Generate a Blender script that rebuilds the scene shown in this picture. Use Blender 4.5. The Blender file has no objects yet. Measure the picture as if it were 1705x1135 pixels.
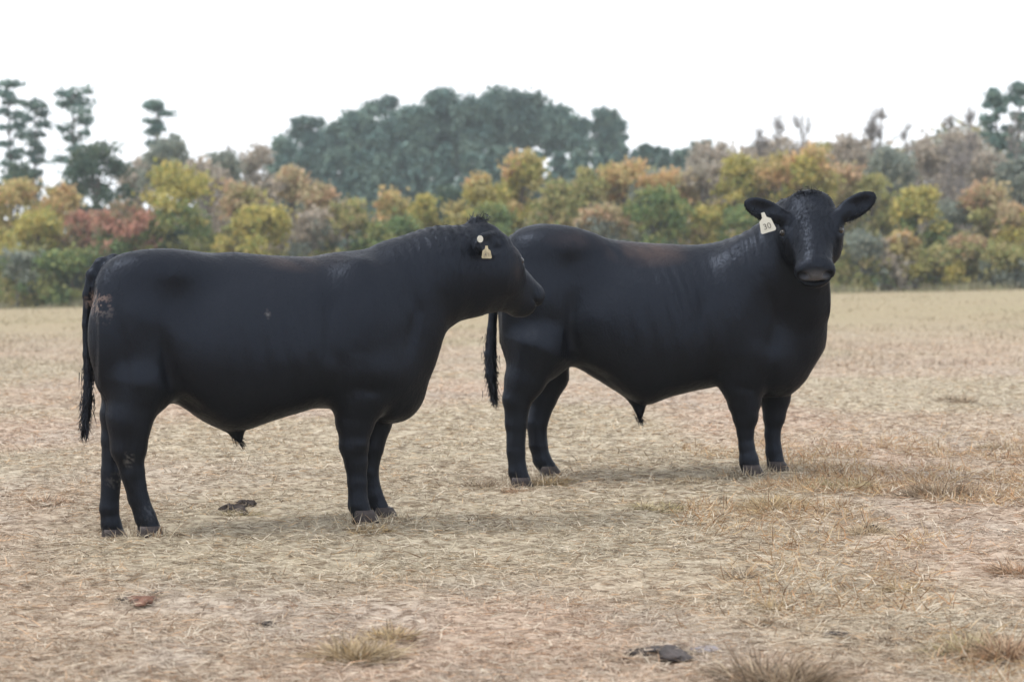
import bpy, math, random
import numpy as np
from mathutils import Vector, Matrix

R = math.radians
rng = np.random.default_rng(11)
random.seed(5)
S = bpy.context.scene
COL = S.collection

# ------------------------------------------------------------------ camera
FPX, HOR, CAMZ = 4500.0, 450.0, 1.25          # focal length in photo pixels, horizon row, eye height
TILT = math.atan((567.5 - HOR) / FPX)
cam_d = bpy.data.cameras.new('camera'); cam = bpy.data.objects.new('camera', cam_d); COL.objects.link(cam)
cam.location = (0, 0, CAMZ); cam.rotation_euler = (R(90) - TILT, 0, 0)
cam_d.sensor_width = 36; cam_d.lens = FPX * 36 / 1705
cam_d.clip_start = 0.2; cam_d.clip_end = 4000
cam_d.dof.use_dof = True; cam_d.dof.focus_distance = 13.2; cam_d.dof.aperture_fstop = 3.7
S.camera = cam

# ------------------------------------------------------------------ world, sun, exposure
SUN_EL = R(60)                                # high, from the left
w = bpy.data.worlds.new('World'); S.world = w; w.use_nodes = True
nt = w.node_tree; bg = nt.nodes['Background']
sky = nt.nodes.new('ShaderNodeTexSky'); sky.sky_type = 'NISHITA'; sky.sun_disc = False
sky.sun_elevation = SUN_EL; sky.sun_rotation = R(-95); sky.dust_density = 3.0
mixn = nt.nodes.new('ShaderNodeMix'); mixn.data_type = 'RGBA'
mixn.inputs['Factor'].default_value = 0.86    # high thin overcast over the blue
nt.links.new(sky.outputs[0], mixn.inputs['A'])
mixn.inputs['B'].default_value = (10.6, 10.9, 11.4, 1)
nt.links.new(mixn.outputs['Result'], bg.inputs['Color'])
bg.inputs['Strength'].default_value = 0.10
sun_d = bpy.data.lights.new('sun', 'SUN'); sun = bpy.data.objects.new('sun', sun_d); COL.objects.link(sun)
sun_d.energy = 1.3; sun_d.angle = R(14); sun_d.color = (1.0, 0.975, 0.94)
SUN_AZ = R(95)                                # from +Y towards -X
sd = Vector((-math.sin(SUN_AZ) * math.cos(SUN_EL), math.cos(SUN_AZ) * math.cos(SUN_EL), math.sin(SUN_EL)))
sun.rotation_euler = (-sd).to_track_quat('-Z', 'Y').to_euler()
S.view_settings.view_transform = 'Standard'; S.view_settings.look = 'None'
S.view_settings.exposure = 0.68; S.view_settings.gamma = 1.0
S.cycles.volume_bounces = 1
S.cycles.max_bounces = 8

# ------------------------------------------------------------------ pixel helpers (used to lay out the place in metres)
ct, st = math.cos(TILT), math.sin(TILT)
def ray(px, py):
    x = (px - 852.5) / FPX; v = (567.5 - py) / FPX
    return np.array([x, ct + v * st, -st + v * ct])
def at_depth(px, py, d):
    r = ray(px, py); return np.array([0, 0, CAMZ]) + r * (d / r[1])

# ------------------------------------------------------------------ noise in numpy
def _hash(i, j, seed):
    n = (i.astype(np.int64) * 374761393 + j.astype(np.int64) * 668265263 + seed * 974634777) & 0x7fffffff
    n = ((n ^ (n >> 13)) * 1274126177) & 0x7fffffff
    return ((n ^ (n >> 16)) & 0xffff) / 65535.0
def vnoise(x, y, seed=0):
    x = np.asarray(x, float); y = np.asarray(y, float)
    i = np.floor(x); j = np.floor(y); fx = x - i; fy = y - j
    fx = fx * fx * (3 - 2 * fx); fy = fy * fy * (3 - 2 * fy)
    a = _hash(i, j, seed); b = _hash(i + 1, j, seed); c = _hash(i, j + 1, seed); d = _hash(i + 1, j + 1, seed)
    return (a * (1 - fx) + b * fx) * (1 - fy) + (c * (1 - fx) + d * fx) * fy
def fbm(x, y, seed=0, o=3):
    s = 0; a = .5; t = 0
    for k in range(o):
        s = s + a * vnoise(x * 2 ** k, y * 2 ** k, seed + k * 7); t += a; a *= .55
    return s / t
def sstep(a, b, x):
    t = np.clip((x - a) / (b - a), 0, 1); return t * t * (3 - 2 * t)

# ------------------------------------------------------------------ object helpers
def mesh_from(name, V, F, mat=None, smooth=False, mats=None):
    me = bpy.data.meshes.new(name)
    V = np.asarray(V, np.float32)
    if isinstance(F, np.ndarray):
        n, k = F.shape
        me.vertices.add(len(V)); me.vertices.foreach_set('co', V.ravel())
        me.loops.add(n * k); me.loops.foreach_set('vertex_index', F.astype(np.int32).ravel())
        me.polygons.add(n)
        me.polygons.foreach_set('loop_start', np.arange(0, n * k, k, dtype=np.int32))
        me.polygons.foreach_set('loop_total', np.full(n, k, np.int32))
        me.update(calc_edges=True); me.validate()
    else:
        me.from_pydata([tuple(v) for v in V], [], F); me.update()
    if smooth: me.polygons.foreach_set('use_smooth', np.ones(len(me.polygons), bool))
    if mat: me.materials.append(mat)
    return me
def set_col(me, C, name='tint'):
    a = me.color_attributes.new(name, 'FLOAT_COLOR', 'POINT')
    C = np.asarray(C, np.float32)
    if C.shape[1] == 3: C = np.hstack([C, np.ones((len(C), 1), np.float32)])
    a.data.foreach_set('color', C.ravel())
def link(name, data, parent=None, loc=None):
    o = bpy.data.objects.new(name, data); COL.objects.link(o)
    if parent is not None: o.parent = parent
    if loc is not None: o.location = loc
    return o
def tag(o, label=None, cat=None, group=None, kind=None):
    if label: o['label'] = label
    if cat: o['category'] = cat
    if group: o['group'] = group
    if kind: o['kind'] = kind
    return o

# ------------------------------------------------------------------ materials
def new_mat(name):
    m = bpy.data.materials.new(name); m.use_nodes = True
    return m, m.node_tree.nodes, m.node_tree.links, m.node_tree.nodes['Principled BSDF']
def tint_mat(name, rough=.8, transl=0.0, spec=.25, noise=0):
    m, N, L, P = new_mat(name)
    a = N.new('ShaderNodeAttribute'); a.attribute_name = 'tint'
    src = a.outputs['Color']
    P.inputs['Roughness'].default_value = rough; P.inputs['Specular IOR Level'].default_value = spec
    L.new(src, P.inputs['Base Color'])
    if transl > 0:
        t = N.new('ShaderNodeBsdfTranslucent'); L.new(src, t.inputs['Color'])
        mx = N.new('ShaderNodeMixShader'); mx.inputs[0].default_value = transl
        out = N['Material Output']
        L.new(P.outputs[0], mx.inputs[1]); L.new(t.outputs[0], mx.inputs[2]); L.new(mx.outputs[0], out.inputs['Surface'])
    return m
def flat_mat(name, col, rough=.7, spec=.3, nscale=20, namp=.3):
    m, N, L, P = new_mat(name)
    n = N.new('ShaderNodeTexNoise'); n.inputs['Scale'].default_value = nscale; n.inputs['Detail'].default_value = 4
    r = N.new('ShaderNodeValToRGB'); c = np.array(col)
    r.color_ramp.elements[0].position = .3; r.color_ramp.elements[1].position = .75
    r.color_ramp.elements[0].color = (*(c * (1 - namp)), 1); r.color_ramp.elements[1].color = (*np.minimum(c * (1 + namp), .9), 1)
    tc = N.new('ShaderNodeTexCoord'); L.new(tc.outputs['Object'], n.inputs['Vector'])
    L.new(n.outputs['Fac'], r.inputs[0]); L.new(r.outputs[0], P.inputs['Base Color'])
    P.inputs['Roughness'].default_value = rough; P.inputs['Specular IOR Level'].default_value = spec
    return m
M_LEAF = tint_mat('autumn_leaf', .7, .4)
M_NEEDLE = tint_mat('pine_needle', .65, .12)
M_STRAW = tint_mat('straw', .75, .2, .3)
M_BARK = flat_mat('bark', (.12, .10, .085), .9, .1, 6, .35)
M_BARKG = flat_mat('pale_bark', (.24, .215, .20), .9, .1, 6, .3)
M_CLOD = flat_mat('dark_clod', (.035, .026, .022), .85, .2, 30, .5)
M_HOOF = flat_mat('hoof_horn', (.045, .036, .035), .6, .3, 40, .35)
M_TAG = flat_mat('tag_plastic', (.55, .53, .45), .45, .4, 15, .06)
M_TAGY = flat_mat('yellowed_tag', (.44, .38, .25), .55, .3, 40, .35)
M_INK = flat_mat('tag_ink', (.14, .13, .11), .6, .3, 15, .2)
m, N, L, P = new_mat('eye'); P.inputs['Base Color'].default_value = (.01, .007, .005, 1); P.inputs['Roughness'].default_value = .12; M_EYE = m

def fur_mat():
    m, N, L, P = new_mat('black_coat')
    a = N.new('ShaderNodeAttribute'); a.attribute_name = 'tint'
    tc = N.new('ShaderNodeTexCoord')
    n = N.new('ShaderNodeTexNoise'); n.inputs['Scale'].default_value = 9; n.inputs['Detail'].default_value = 6; n.inputs['Roughness'].default_value = .65
    L.new(tc.outputs['Object'], n.inputs['Vector'])
    mp = N.new('ShaderNodeMapRange'); mp.inputs['From Min'].default_value = .3; mp.inputs['From Max'].default_value = .7
    mp.inputs['To Min'].default_value = .75; mp.inputs['To Max'].default_value = 1.3
    L.new(n.outputs['Fac'], mp.inputs['Value'])
    mul = N.new('ShaderNodeMix'); mul.data_type = 'RGBA'; mul.blend_type = 'MULTIPLY'; mul.inputs['Factor'].default_value = 1
    L.new(a.outputs['Color'], mul.inputs['A']); L.new(mp.outputs['Result'], mul.inputs['B'])
    L.new(mul.outputs['Result'], P.inputs['Base Color'])
    mr = N.new('ShaderNodeMapRange'); mr.inputs['To Min'].default_value = .26; mr.inputs['To Max'].default_value = .58
    L.new(n.outputs['Fac'], mr.inputs['Value'])
    ml = N.new('ShaderNodeMath'); ml.operation = 'MULTIPLY'; L.new(mr.outputs['Result'], ml.inputs[0]); L.new(a.outputs['Alpha'], ml.inputs[1]); L.new(ml.outputs[0], P.inputs['Roughness'])
    P.inputs['Specular IOR Level'].default_value = .05
    gl = N.new('ShaderNodeBsdfGlossy'); gl.inputs['Color'].default_value = (.0118, .0145, .0202, 1); L.new(ml.outputs[0], gl.inputs['Roughness'])
    ad = N.new('ShaderNodeAddShader'); L.new(P.outputs[0], ad.inputs[0]); L.new(gl.outputs[0], ad.inputs[1]); L.new(ad.outputs[0], N['Material Output'].inputs['Surface'])
    P.inputs['Sheen Weight'].default_value = .0; P.inputs['Sheen Roughness'].default_value = .45
    P.inputs['Sheen Tint'].default_value = (.75, .85, 1, 1)
    mpn = N.new('ShaderNodeMapping'); mpn.inputs['Scale'].default_value = (60, 60, 22)
    L.new(tc.outputs['Object'], mpn.inputs['Vector'])
    n2 = N.new('ShaderNodeTexNoise'); n2.inputs['Scale'].default_value = 1.6; n2.inputs['Detail'].default_value = 5
    L.new(mpn.outputs[0], n2.inputs['Vector'])
    b = N.new('ShaderNodeBump'); b.inputs['Strength'].default_value = .27; b.inputs['Distance'].default_value = .010
    L.new(n2.outputs['Fac'], b.inputs['Height'])
    mp3 = N.new('ShaderNodeMapping'); mp3.inputs['Scale'].default_value = (22, 22, 16); L.new(tc.outputs['Object'], mp3.inputs['Vector'])
    n3 = N.new('ShaderNodeTexNoise'); n3.inputs['Scale'].default_value = 1.0; n3.inputs['Detail'].default_value = 3; L.new(mp3.outputs[0], n3.inputs['Vector'])
    b3 = N.new('ShaderNodeBump'); b3.inputs['Strength'].default_value = .22; b3.inputs['Distance'].default_value = .02
    L.new(n3.outputs['Fac'], b3.inputs['Height']); L.new(b.outputs[0], b3.inputs['Normal']); L.new(b3.outputs[0], P.inputs['Normal']); L.new(b3.outputs[0], gl.inputs['Normal'])
    return m
M_FUR = fur_mat()

# ------------------------------------------------------------------ bulls: frames
class Frame:
    def __init__(s, px, depth, yaw):
        p = at_depth(px, HOR, depth); s.O = np.array([p[0], p[1], 0.]); s.yaw = R(yaw)
        s.h = np.array([math.cos(s.yaw), math.sin(s.yaw), 0]); s.l = np.array([-s.h[1], s.h[0], 0])
    def pix(s, px, py, ly=0.):                   # the point of the animal's lengthwise plane (offset ly) under a photo pixel
        r = ray(px, py); c = np.array([0, 0, CAMZ])
        t = (ly - np.dot(c - s.O, s.l)) / np.dot(r, s.l)
        p = c + r * t - s.O
        return np.array([np.dot(p, s.h), ly, p[2]])
    def scale(s, px, py, ly=0.):                 # metres per photo pixel there
        p = s.world(s.pix(px, py, ly)); return p[1] / FPX
    def world(s, q):
        q = np.asarray(q, float); return s.O + q[..., :1] * s.h + q[..., 1:2] * s.l + q[..., 2:] * np.array([0, 0, 1.])
FA = Frame(420, 13.0, 16.0)
FB = Frame(1080, 15.3, 2.5)

HOOVES_A = [(248, 896, -.17), (188, 901, .15), (604, 869, -.15), (637, 864, .14)]
HOOVES_B = [(866, 812, -.18), (914, 793, .17), (1250, 791, -.16), (1293, 785, .15)]

# ------------------------------------------------------------------ ground
def base_h(x, y):
    near = .03 * (np.maximum(y, -5) - 12.6); near = np.where(y > 16, .102 + .03 * 4 * (1 - np.exp(-(y - 16) / 4)) * .25, near)
    far = .02 + .0188 * np.clip(x, -60, 60)
    s = sstep(20, 105, y)
    return near * (1 - s) + far * s
def bumps(x, y):
    k = 1 - sstep(30, 70, np.asarray(y, float))
    return k * (.05 * (fbm(x * .35 + 9, y * .35, 3, 2) - .5) + .035 * (fbm(x * 2.1, y * 2.1, 5, 3) - .5) + .03 * (fbm(x * 9, y * 9, 8, 2) - .5))
hp = np.array([f.world(f.pix(*h)) for f, hs in ((FA, HOOVES_A), (FB, HOOVES_B)) for h in hs])
SG = .26
def kern(x, y):
    d2 = (np.asarray(x)[..., None] - hp[:, 0]) ** 2 + (np.asarray(y)[..., None] - hp[:, 1]) ** 2
    return np.exp(-d2 / (2 * SG * SG))
hw = np.linalg.solve(kern(hp[:, 0], hp[:, 1]), hp[:, 2] - base_h(hp[:, 0], hp[:, 1]) - bumps(hp[:, 0], hp[:, 1]))
def gz(x, y):
    x = np.asarray(x, float); y = np.asarray(y, float)
    return base_h(x, y) + bumps(x, y) + kern(x, y) @ hw
def hit(px, py):                                # where the view ray meets the ground
    r = ray(px, py); c = np.array([0, 0, CAMZ])
    ts = np.concatenate([np.arange(6, 40, .01), np.arange(40, 400, .2)])
    P_ = c + r * ts[:, None]; d = P_[:, 2] - gz(P_[:, 0], P_[:, 1])
    k = np.argmax(d < 0); return P_[k]

ys = np.concatenate([np.linspace(-60, 6, 14), np.arange(7, 24, .05), np.geomspace(24, 130, 150), np.geomspace(135, 1400, 30)])
xh = np.concatenate([np.arange(0, 5.6, .05), np.geomspace(5.7, 30, 40), np.geomspace(33, 700, 18)])
xs = np.concatenate([-xh[:0:-1], xh])
GX, GY = np.meshgrid(xs, ys)
V = np.stack([GX.ravel(), GY.ravel(), gz(GX.ravel(), GY.ravel())], 1)
nx, ny = len(xs), len(ys)
i = (np.arange(ny - 1)[:, None] * nx + np.arange(nx - 1)[None]).ravel()
F = np.stack([i, i + 1, i + nx + 1, i + nx], 1)
def patchcol(x, y):                             # colour of the dead sward: real patches of pinkish, grey and olive litter
    a = fbm(x * .55 + 3, y * .30, 21, 3); b = fbm(x * 1.7, y * .9 + 8, 31, 3); c = fbm(x * .3, y * .16 + 4, 41, 2)
    straw = np.array([.475, .385, .295]); pink = np.array([.50, .38, .295]); grey = np.array([.45, .385, .32]); oliv = np.array([.445, .39, .285])
    wp = sstep(.48, .68, a)[..., None] * .6; wg = (sstep(.5, .7, b) * .6)[..., None]; wo = (sstep(.5, .68, c) * .75)[..., None]
    C = straw * (1 - wp) + pink * wp; C = C * (1 - wg) + grey * wg; C = C * (1 - wo) + oliv * wo
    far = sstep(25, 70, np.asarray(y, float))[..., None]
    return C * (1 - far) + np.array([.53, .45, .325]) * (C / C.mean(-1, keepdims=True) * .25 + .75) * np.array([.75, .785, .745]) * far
def ground_mat():
    m, N, L, P = new_mat('dead_sward')
    a = N.new('ShaderNodeAttribute'); a.attribute_name = 'tint'
    tc = N.new('ShaderNodeTexCoord')
    mpn = N.new('ShaderNodeMapping'); mpn.inputs['Scale'].default_value = (1, .8, 1); L.new(tc.outputs['Object'], mpn.inputs['Vector'])
    n1 = N.new('ShaderNodeTexNoise'); n1.inputs['Scale'].default_value = 14; n1.inputs['Detail'].default_value = 8; n1.inputs['Roughness'].default_value = .7
    L.new(mpn.outputs[0], n1.inputs['Vector'])
    r = N.new('ShaderNodeValToRGB'); r.color_ramp.elements[0].position = .40; r.color_ramp.elements[0].color = (.36, .31, .27, 1)
    r.color_ramp.elements[1].position = .56; r.color_ramp.elements[1].color = (1, 1, 1, 1)
    L.new(n1.outputs['Fac'], r.inputs[0])
    mul = N.new('ShaderNodeMix'); mul.data_type = 'RGBA'; mul.blend_type = 'MULTIPLY'; mul.inputs['Factor'].default_value = 1
    L.new(a.outputs['Color'], mul.inputs['A']); L.new(r.outputs[0], mul.inputs['B']); L.new(mul.outputs['Result'], P.inputs['Base Color'])
    P.inputs['Roughness'].default_value = .95; P.inputs['Specular IOR Level'].default_value = .1
    n2 = N.new('ShaderNodeTexNoise'); n2.inputs['Scale'].default_value = 40; n2.inputs['Detail'].default_value = 6; L.new(tc.outputs['Object'], n2.inputs['Vector'])
    b = N.new('ShaderNodeBump'); b.inputs['Strength'].default_value = .8; b.inputs['Distance'].default_value = .02
    L.new(n2.outputs['Fac'], b.inputs['Height']); L.new(b.outputs[0], P.inputs['Normal'])
    return m
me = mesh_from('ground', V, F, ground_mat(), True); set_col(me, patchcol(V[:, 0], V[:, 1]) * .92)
tag(link('ground', me), kind='structure')

# ------------------------------------------------------------------ haze
def boxmesh(name, a, b):
    (x0, y0, z0), (x1, y1, z1) = a, b
    V = [(x0, y0, z0), (x1, y0, z0), (x1, y1, z0), (x0, y1, z0), (x0, y0, z1), (x1, y0, z1), (x1, y1, z1), (x0, y1, z1)]
    return mesh_from(name, V, [(0, 3, 2, 1), (4, 5, 6, 7), (0, 1, 5, 4), (1, 2, 6, 5), (2, 3, 7, 6), (3, 0, 4, 7)])
hm = bpy.data.materials.new('air'); hm.use_nodes = True
for n_ in list(hm.node_tree.nodes):
    if n_.type == 'BSDF_PRINCIPLED': hm.node_tree.nodes.remove(n_)
pv = hm.node_tree.nodes.new('ShaderNodeVolumePrincipled'); pv.inputs['Density'].default_value = .00042
pv.inputs['Color'].default_value = (.80, .91, 1, 1); pv.inputs['Anisotropy'].default_value = .2
hm.node_tree.links.new(pv.outputs[0], hm.node_tree.nodes['Material Output'].inputs['Volume'])
hb = boxmesh('haze', (-720, -80, -3), (720, 1420, 24)); hb.materials.append(hm)
tag(link('haze', hb), kind='stuff')

# ------------------------------------------------------------------ blades: straws, tufts, hair
def blades(P0, D, Lh, Wd, bend=None, side=None):
    """thin two-segment strips: root P0, direction D, length Lh, width Wd, bend = offset of the tip"""
    n = len(P0)
    D = D / np.linalg.norm(D, axis=1, keepdims=True)
    if side is None:
        side = np.cross(D, rng.normal(size=(n, 3)) * .5 + np.array([0, 0, 1]))
    side = side / (np.linalg.norm(side, axis=1, keepdims=True) + 1e-9)
    if bend is None: bend = np.zeros((n, 3))
    L_ = np.asarray(Lh)[:, None]; W_ = np.asarray(Wd)[:, None]
    a = P0; b = P0 + D * L_ * .55 + bend * .3; c = P0 + D * L_ + bend
    V = np.stack([a - side * W_ * .5, a + side * W_ * .5, b - side * W_ * .45, b + side * W_ * .45, c], 1).reshape(-1, 3)
    o = np.arange(n) * 5
    T = np.concatenate([np.stack([o, o + 1, o + 3], 1), np.stack([o, o + 3, o + 2], 1), np.stack([o + 2, o + 3, o + 4], 1)])
    return V, T

def straw_field():
    n = 420000
    py = rng.uniform(560, 1175, n); d = 1.25 * FPX / (py - HOR) * 1.0
    d = np.where(d > 22, 22 + (d - 22), d)
    x = rng.uniform(-1, 1, n) * (d * .2 + .5); y = d + rng.normal(0, .25, n)
    keep = rng.random(n) < .35 + .9 * sstep(.38, .6, fbm(x * 2.4, y * 1.6, 61, 3))
    x, y, d = x[keep], y[keep], d[keep]; n = len(x)
    az = rng.uniform(0, 2 * math.pi, n); up = np.abs(rng.normal(0, .16, n)) + .02
    stand = rng.random(n) < .06; up[stand] += rng.uniform(.3, 1.4, stand.sum())
    D = np.stack([np.cos(az), np.sin(az), up], 1)
    Ln = rng.uniform(.025, .10, n) * np.where(stand, .7, 1); Wd = rng.uniform(.0022, .005, n) * np.clip(d / 13, .8, 2.4)
    P0 = np.stack([x, y, gz(x, y) + rng.uniform(-.002, .014, n)], 1)
    bend = np.stack([rng.normal(0, .012, n), rng.normal(0, .012, n), -rng.uniform(0, .02, n)], 1)
    # loose golden hay lying higher on the right hand side
    m0 = 26000; hpx = rng.uniform(1130, 1760, m0); hpy = np.where(rng.random(m0) < .82, rng.normal(826, 34, m0), rng.uniform(890, 1020, m0) + 140 * sstep(1500, 1650, hpx))
    hd = 1.25 * FPX / (hpy - HOR); hx = (hpx - 852.5) / FPX * hd; hy = hd + rng.normal(0, .1, m0)
    kk = fbm(hx * 3.1, hy * 1.7, 151, 3) > .47 + .12 * (hpx < 1250); hx, hy = hx[kk], hy[kk]; m0 = len(hx); n0 = len(x)
    P1 = np.stack([hx, hy, gz(hx, hy) + rng.uniform(0, .02, m0)], 1); D1 = np.stack([rng.normal(0, .8, m0), rng.normal(0, .6, m0), rng.uniform(0, 1, m0) ** 2.2 * .8], 1)
    x, y = np.r_[x, hx], np.r_[y, hy]; P0 = np.r_[P0, P1]; D = np.r_[D, D1]; Ln = np.r_[Ln, rng.uniform(.03, .095, m0)]; Wd = np.r_[Wd, rng.uniform(.003, .005, m0)]
    bend = np.r_[bend, rng.normal(0, .022, (m0, 3))]
    # straws trodden up round the hooves
    k = np.repeat(np.arange(8), 210); hx = hp[k, 0] + rng.normal(0, .10, len(k)); hy = hp[k, 1] + rng.normal(-.02, .08, len(k))
    P1 = np.stack([hx, hy, gz(hx, hy) - .003], 1); D1 = np.stack([rng.normal(0, .8, len(k)), rng.normal(0, .8, len(k)), rng.uniform(.1, 1.1, len(k))], 1)
    x, y = np.r_[x, hx], np.r_[y, hy]; P0 = np.r_[P0, P1]; D = np.r_[D, D1]; Ln = np.r_[Ln, rng.uniform(.03, .10, len(k))]; Wd = np.r_[Wd, np.full(len(k), .0035)]
    bend = np.r_[bend, rng.normal(0, .015, (len(k), 3))]; n = len(x)
    V, T = blades(P0, D, Ln, Wd, bend)
    C = patchcol(x, y) * rng.uniform(.62, 1.35, n)[:, None]
    C[n0:n0 + m0] = np.array([(.52, .38, .22), (.56, .44, .29), (.40, .27, .15), (.47, .31, .19)])[rng.integers(0, 4, m0)] * rng.uniform(.6, 1.15, m0)[:, None]
    warm = rng.random(n) < .15; C[warm] *= np.array([1.05, .86, .7])
    dark = rng.random(n) < .13; C[dark] *= np.array([.42, .35, .30]); lite = rng.random(n) < .12; C[lite] = np.array([.66, .58, .46]) * rng.uniform(.85, 1.1, lite.sum())[:, None]
    C = np.clip(C, 0, .72)
    me = mesh_from('straw', V, T, M_STRAW); set_col(me, np.repeat(C, 5, 0))
    tag(link('dry_grass', me), kind='stuff')
straw_field()

def far_tufts():                                # low ragged growth that roughens the middle distance
    n = 26000
    py = rng.uniform(486, 640, n); d = 1.3 * FPX / (py - HOR + 4); d = np.clip(d, 18, 118)
    x = rng.uniform(-1, 1, n) * (d * .2 + 1)
    keep = fbm(x * .6, d * .25, 71, 3) > .46
    x, d = x[keep], d[keep]; n = len(x)
    D = np.stack([rng.normal(0, .6, n), rng.normal(0, .6, n), np.ones(n)], 1)
    V, T = blades(np.stack([x, d, gz(x, d) - .01], 1), D, rng.uniform(.03, .11, n), rng.uniform(.01, .025, n) * d / 40)
    C = np.clip(patchcol(x, d) * rng.uniform(.6, 1.15, n)[:, None], 0, .7)
    me = mesh_from('stubble', V, T, M_STRAW); set_col(me, np.repeat(C, 5, 0)); tag(link('stubble_grass', me), kind='stuff')
far_tufts()
def edge_weeds():                               # tall dead weeds along the foot of the wood
    n = 14000; r = np.random.default_rng(77); x = r.uniform(-30, 30, n); y = 116.5 - np.abs(r.normal(0, 1.6, n)) * (.4 + 1.2 * fbm(x * .4, x * 0, 3, 3))
    D = np.stack([r.normal(0, .3, n), r.normal(0, .3, n), np.ones(n)], 1); hh = .08 + .38 * sstep(.4, .75, fbm(x * .9, y * .3, 13, 3))
    V, T = blades(np.stack([x, y, gz(x, y) - .02], 1), D, hh * r.uniform(.4, 1.2, n), r.uniform(.02, .05, n))
    c = np.array([(.32, .30, .18), (.24, .25, .13), (.22, .20, .13), (.36, .31, .21)])[r.integers(0, 4, n)] * r.uniform(.6, 1.1, n)[:, None]
    me = mesh_from('weeds', V, T, M_STRAW); set_col(me, np.repeat(c, 5, 0)); tag(link('edge_weeds', me), kind='stuff')
edge_weeds()

# ------------------------------------------------------------------ trees
PAL = {
 'yellow': [(.47, .41, .10), (.54, .43, .12), (.31, .33, .09), (.42, .37, .10)],
 'olive': [(.33, .32, .11), (.40, .35, .13), (.23, .26, .09), (.38, .31, .14)],
 'orange': [(.60, .38, .18), (.57, .43, .18), (.50, .40, .16), (.42, .37, .14)],
 'rust': [(.48, .24, .17), (.52, .25, .17), (.38, .24, .15), (.28, .23, .13)],
 'green': [(.13, .20, .075), (.18, .25, .085), (.24, .28, .09), (.30, .30, .10)],
 'dark': [(.065, .11, .075), (.085, .13, .08), (.11, .145, .09)],
 'tan': [(.50, .38, .22), (.45, .37, .20), (.39, .34, .17), (.52, .34, .20)],
 'mauve': [(.42, .36, .29), (.47, .39, .30), (.37, .33, .26)],
 'grey': [(.24, .27, .215), (.29, .30, .23), (.20, .235, .195)],
 'pine': [(.08, .145, .125), (.105, .175, .145), (.13, .195, .15)],
}
for _k in PAL:
    PAL[_k] = [tuple(np.array(c) * .92 + np.mean(c) * .08) for c in PAL[_k]]
def tube(pts, rad, sides=5):
    pts = np.asarray(pts, float); n = len(pts); V = []; Fq = []
    for k in range(n):
        t = pts[min(k + 1, n - 1)] - pts[max(k - 1, 0)]; t = t / (np.linalg.norm(t) + 1e-9)
        u = np.cross(t, [0.3, 1, .1]); u /= np.linalg.norm(u) + 1e-9; v = np.cross(t, u)
        for s in range(sides):
            a = 2 * math.pi * s / sides; V.append(pts[k] + rad[k] * (math.cos(a) * u + math.sin(a) * v))
    for k in range(n - 1):
        for s in range(sides):
            Fq.append((k * sides + s, k * sides + (s + 1) % sides, (k + 1) * sides + (s + 1) % sides, (k + 1) * sides + s))
    return np.array(V), np.array(Fq)
class Geo:
    def __init__(s): s.V = []; s.F = []; s.C = []; s.n = 0
    def add(s, V, F, C=None):
        s.V.append(V); s.F.append(np.asarray(F) + s.n); s.n += len(V)
        if C is not None: s.C.append(C)
    def mesh(s, name, mat, smooth=False):
        me = mesh_from(name, np.concatenate(s.V), np.concatenate(s.F), mat, smooth)
        if s.C: set_col(me, np.concatenate(s.C))
        return me
def leaf_quads(P, size, pal, r, elong=1.5, hue=None, upbias=.3):
    n = len(P)
    a = r.normal(size=(n, 3)); a /= np.linalg.norm(a, axis=1, keepdims=True)
    b = np.cross(a, r.normal(size=(n, 3)) + np.array([0, 0, upbias])); b /= np.linalg.norm(b, axis=1, keepdims=True) + 1e-9
    s = (size * r.uniform(.6, 1.4, n))[:, None]
    V = np.stack([P - a * s * elong * .5, P + b * s * .5, P + a * s * elong * .5, P - b * s * .5], 1).reshape(-1, 3)
    F = np.arange(n * 4).reshape(-1, 4)
    pal = np.array(pal)
    if hue is None: hue = r.random(n)
    k = np.clip((hue * len(pal) + r.normal(0, .55, n)).astype(int), 0, len(pal) - 1)
    C = pal[k] * r.uniform(.75, 1.25, n)[:, None]
    return V, F, np.repeat(np.clip(C, 0, .7), 4, 0)
def grow_trunk(h, r0, r, lean=.04, top=.9):
    k = 7; z = np.linspace(0, h * top, k); wob = np.cumsum(r.normal(0, lean * h / k, (k, 2)), 0); wob[0] = 0
    pts = np.column_stack([wob, z]); pts[0, 2] = -.3
    return pts, np.linspace(r0, r0 * .18, k)
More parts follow.
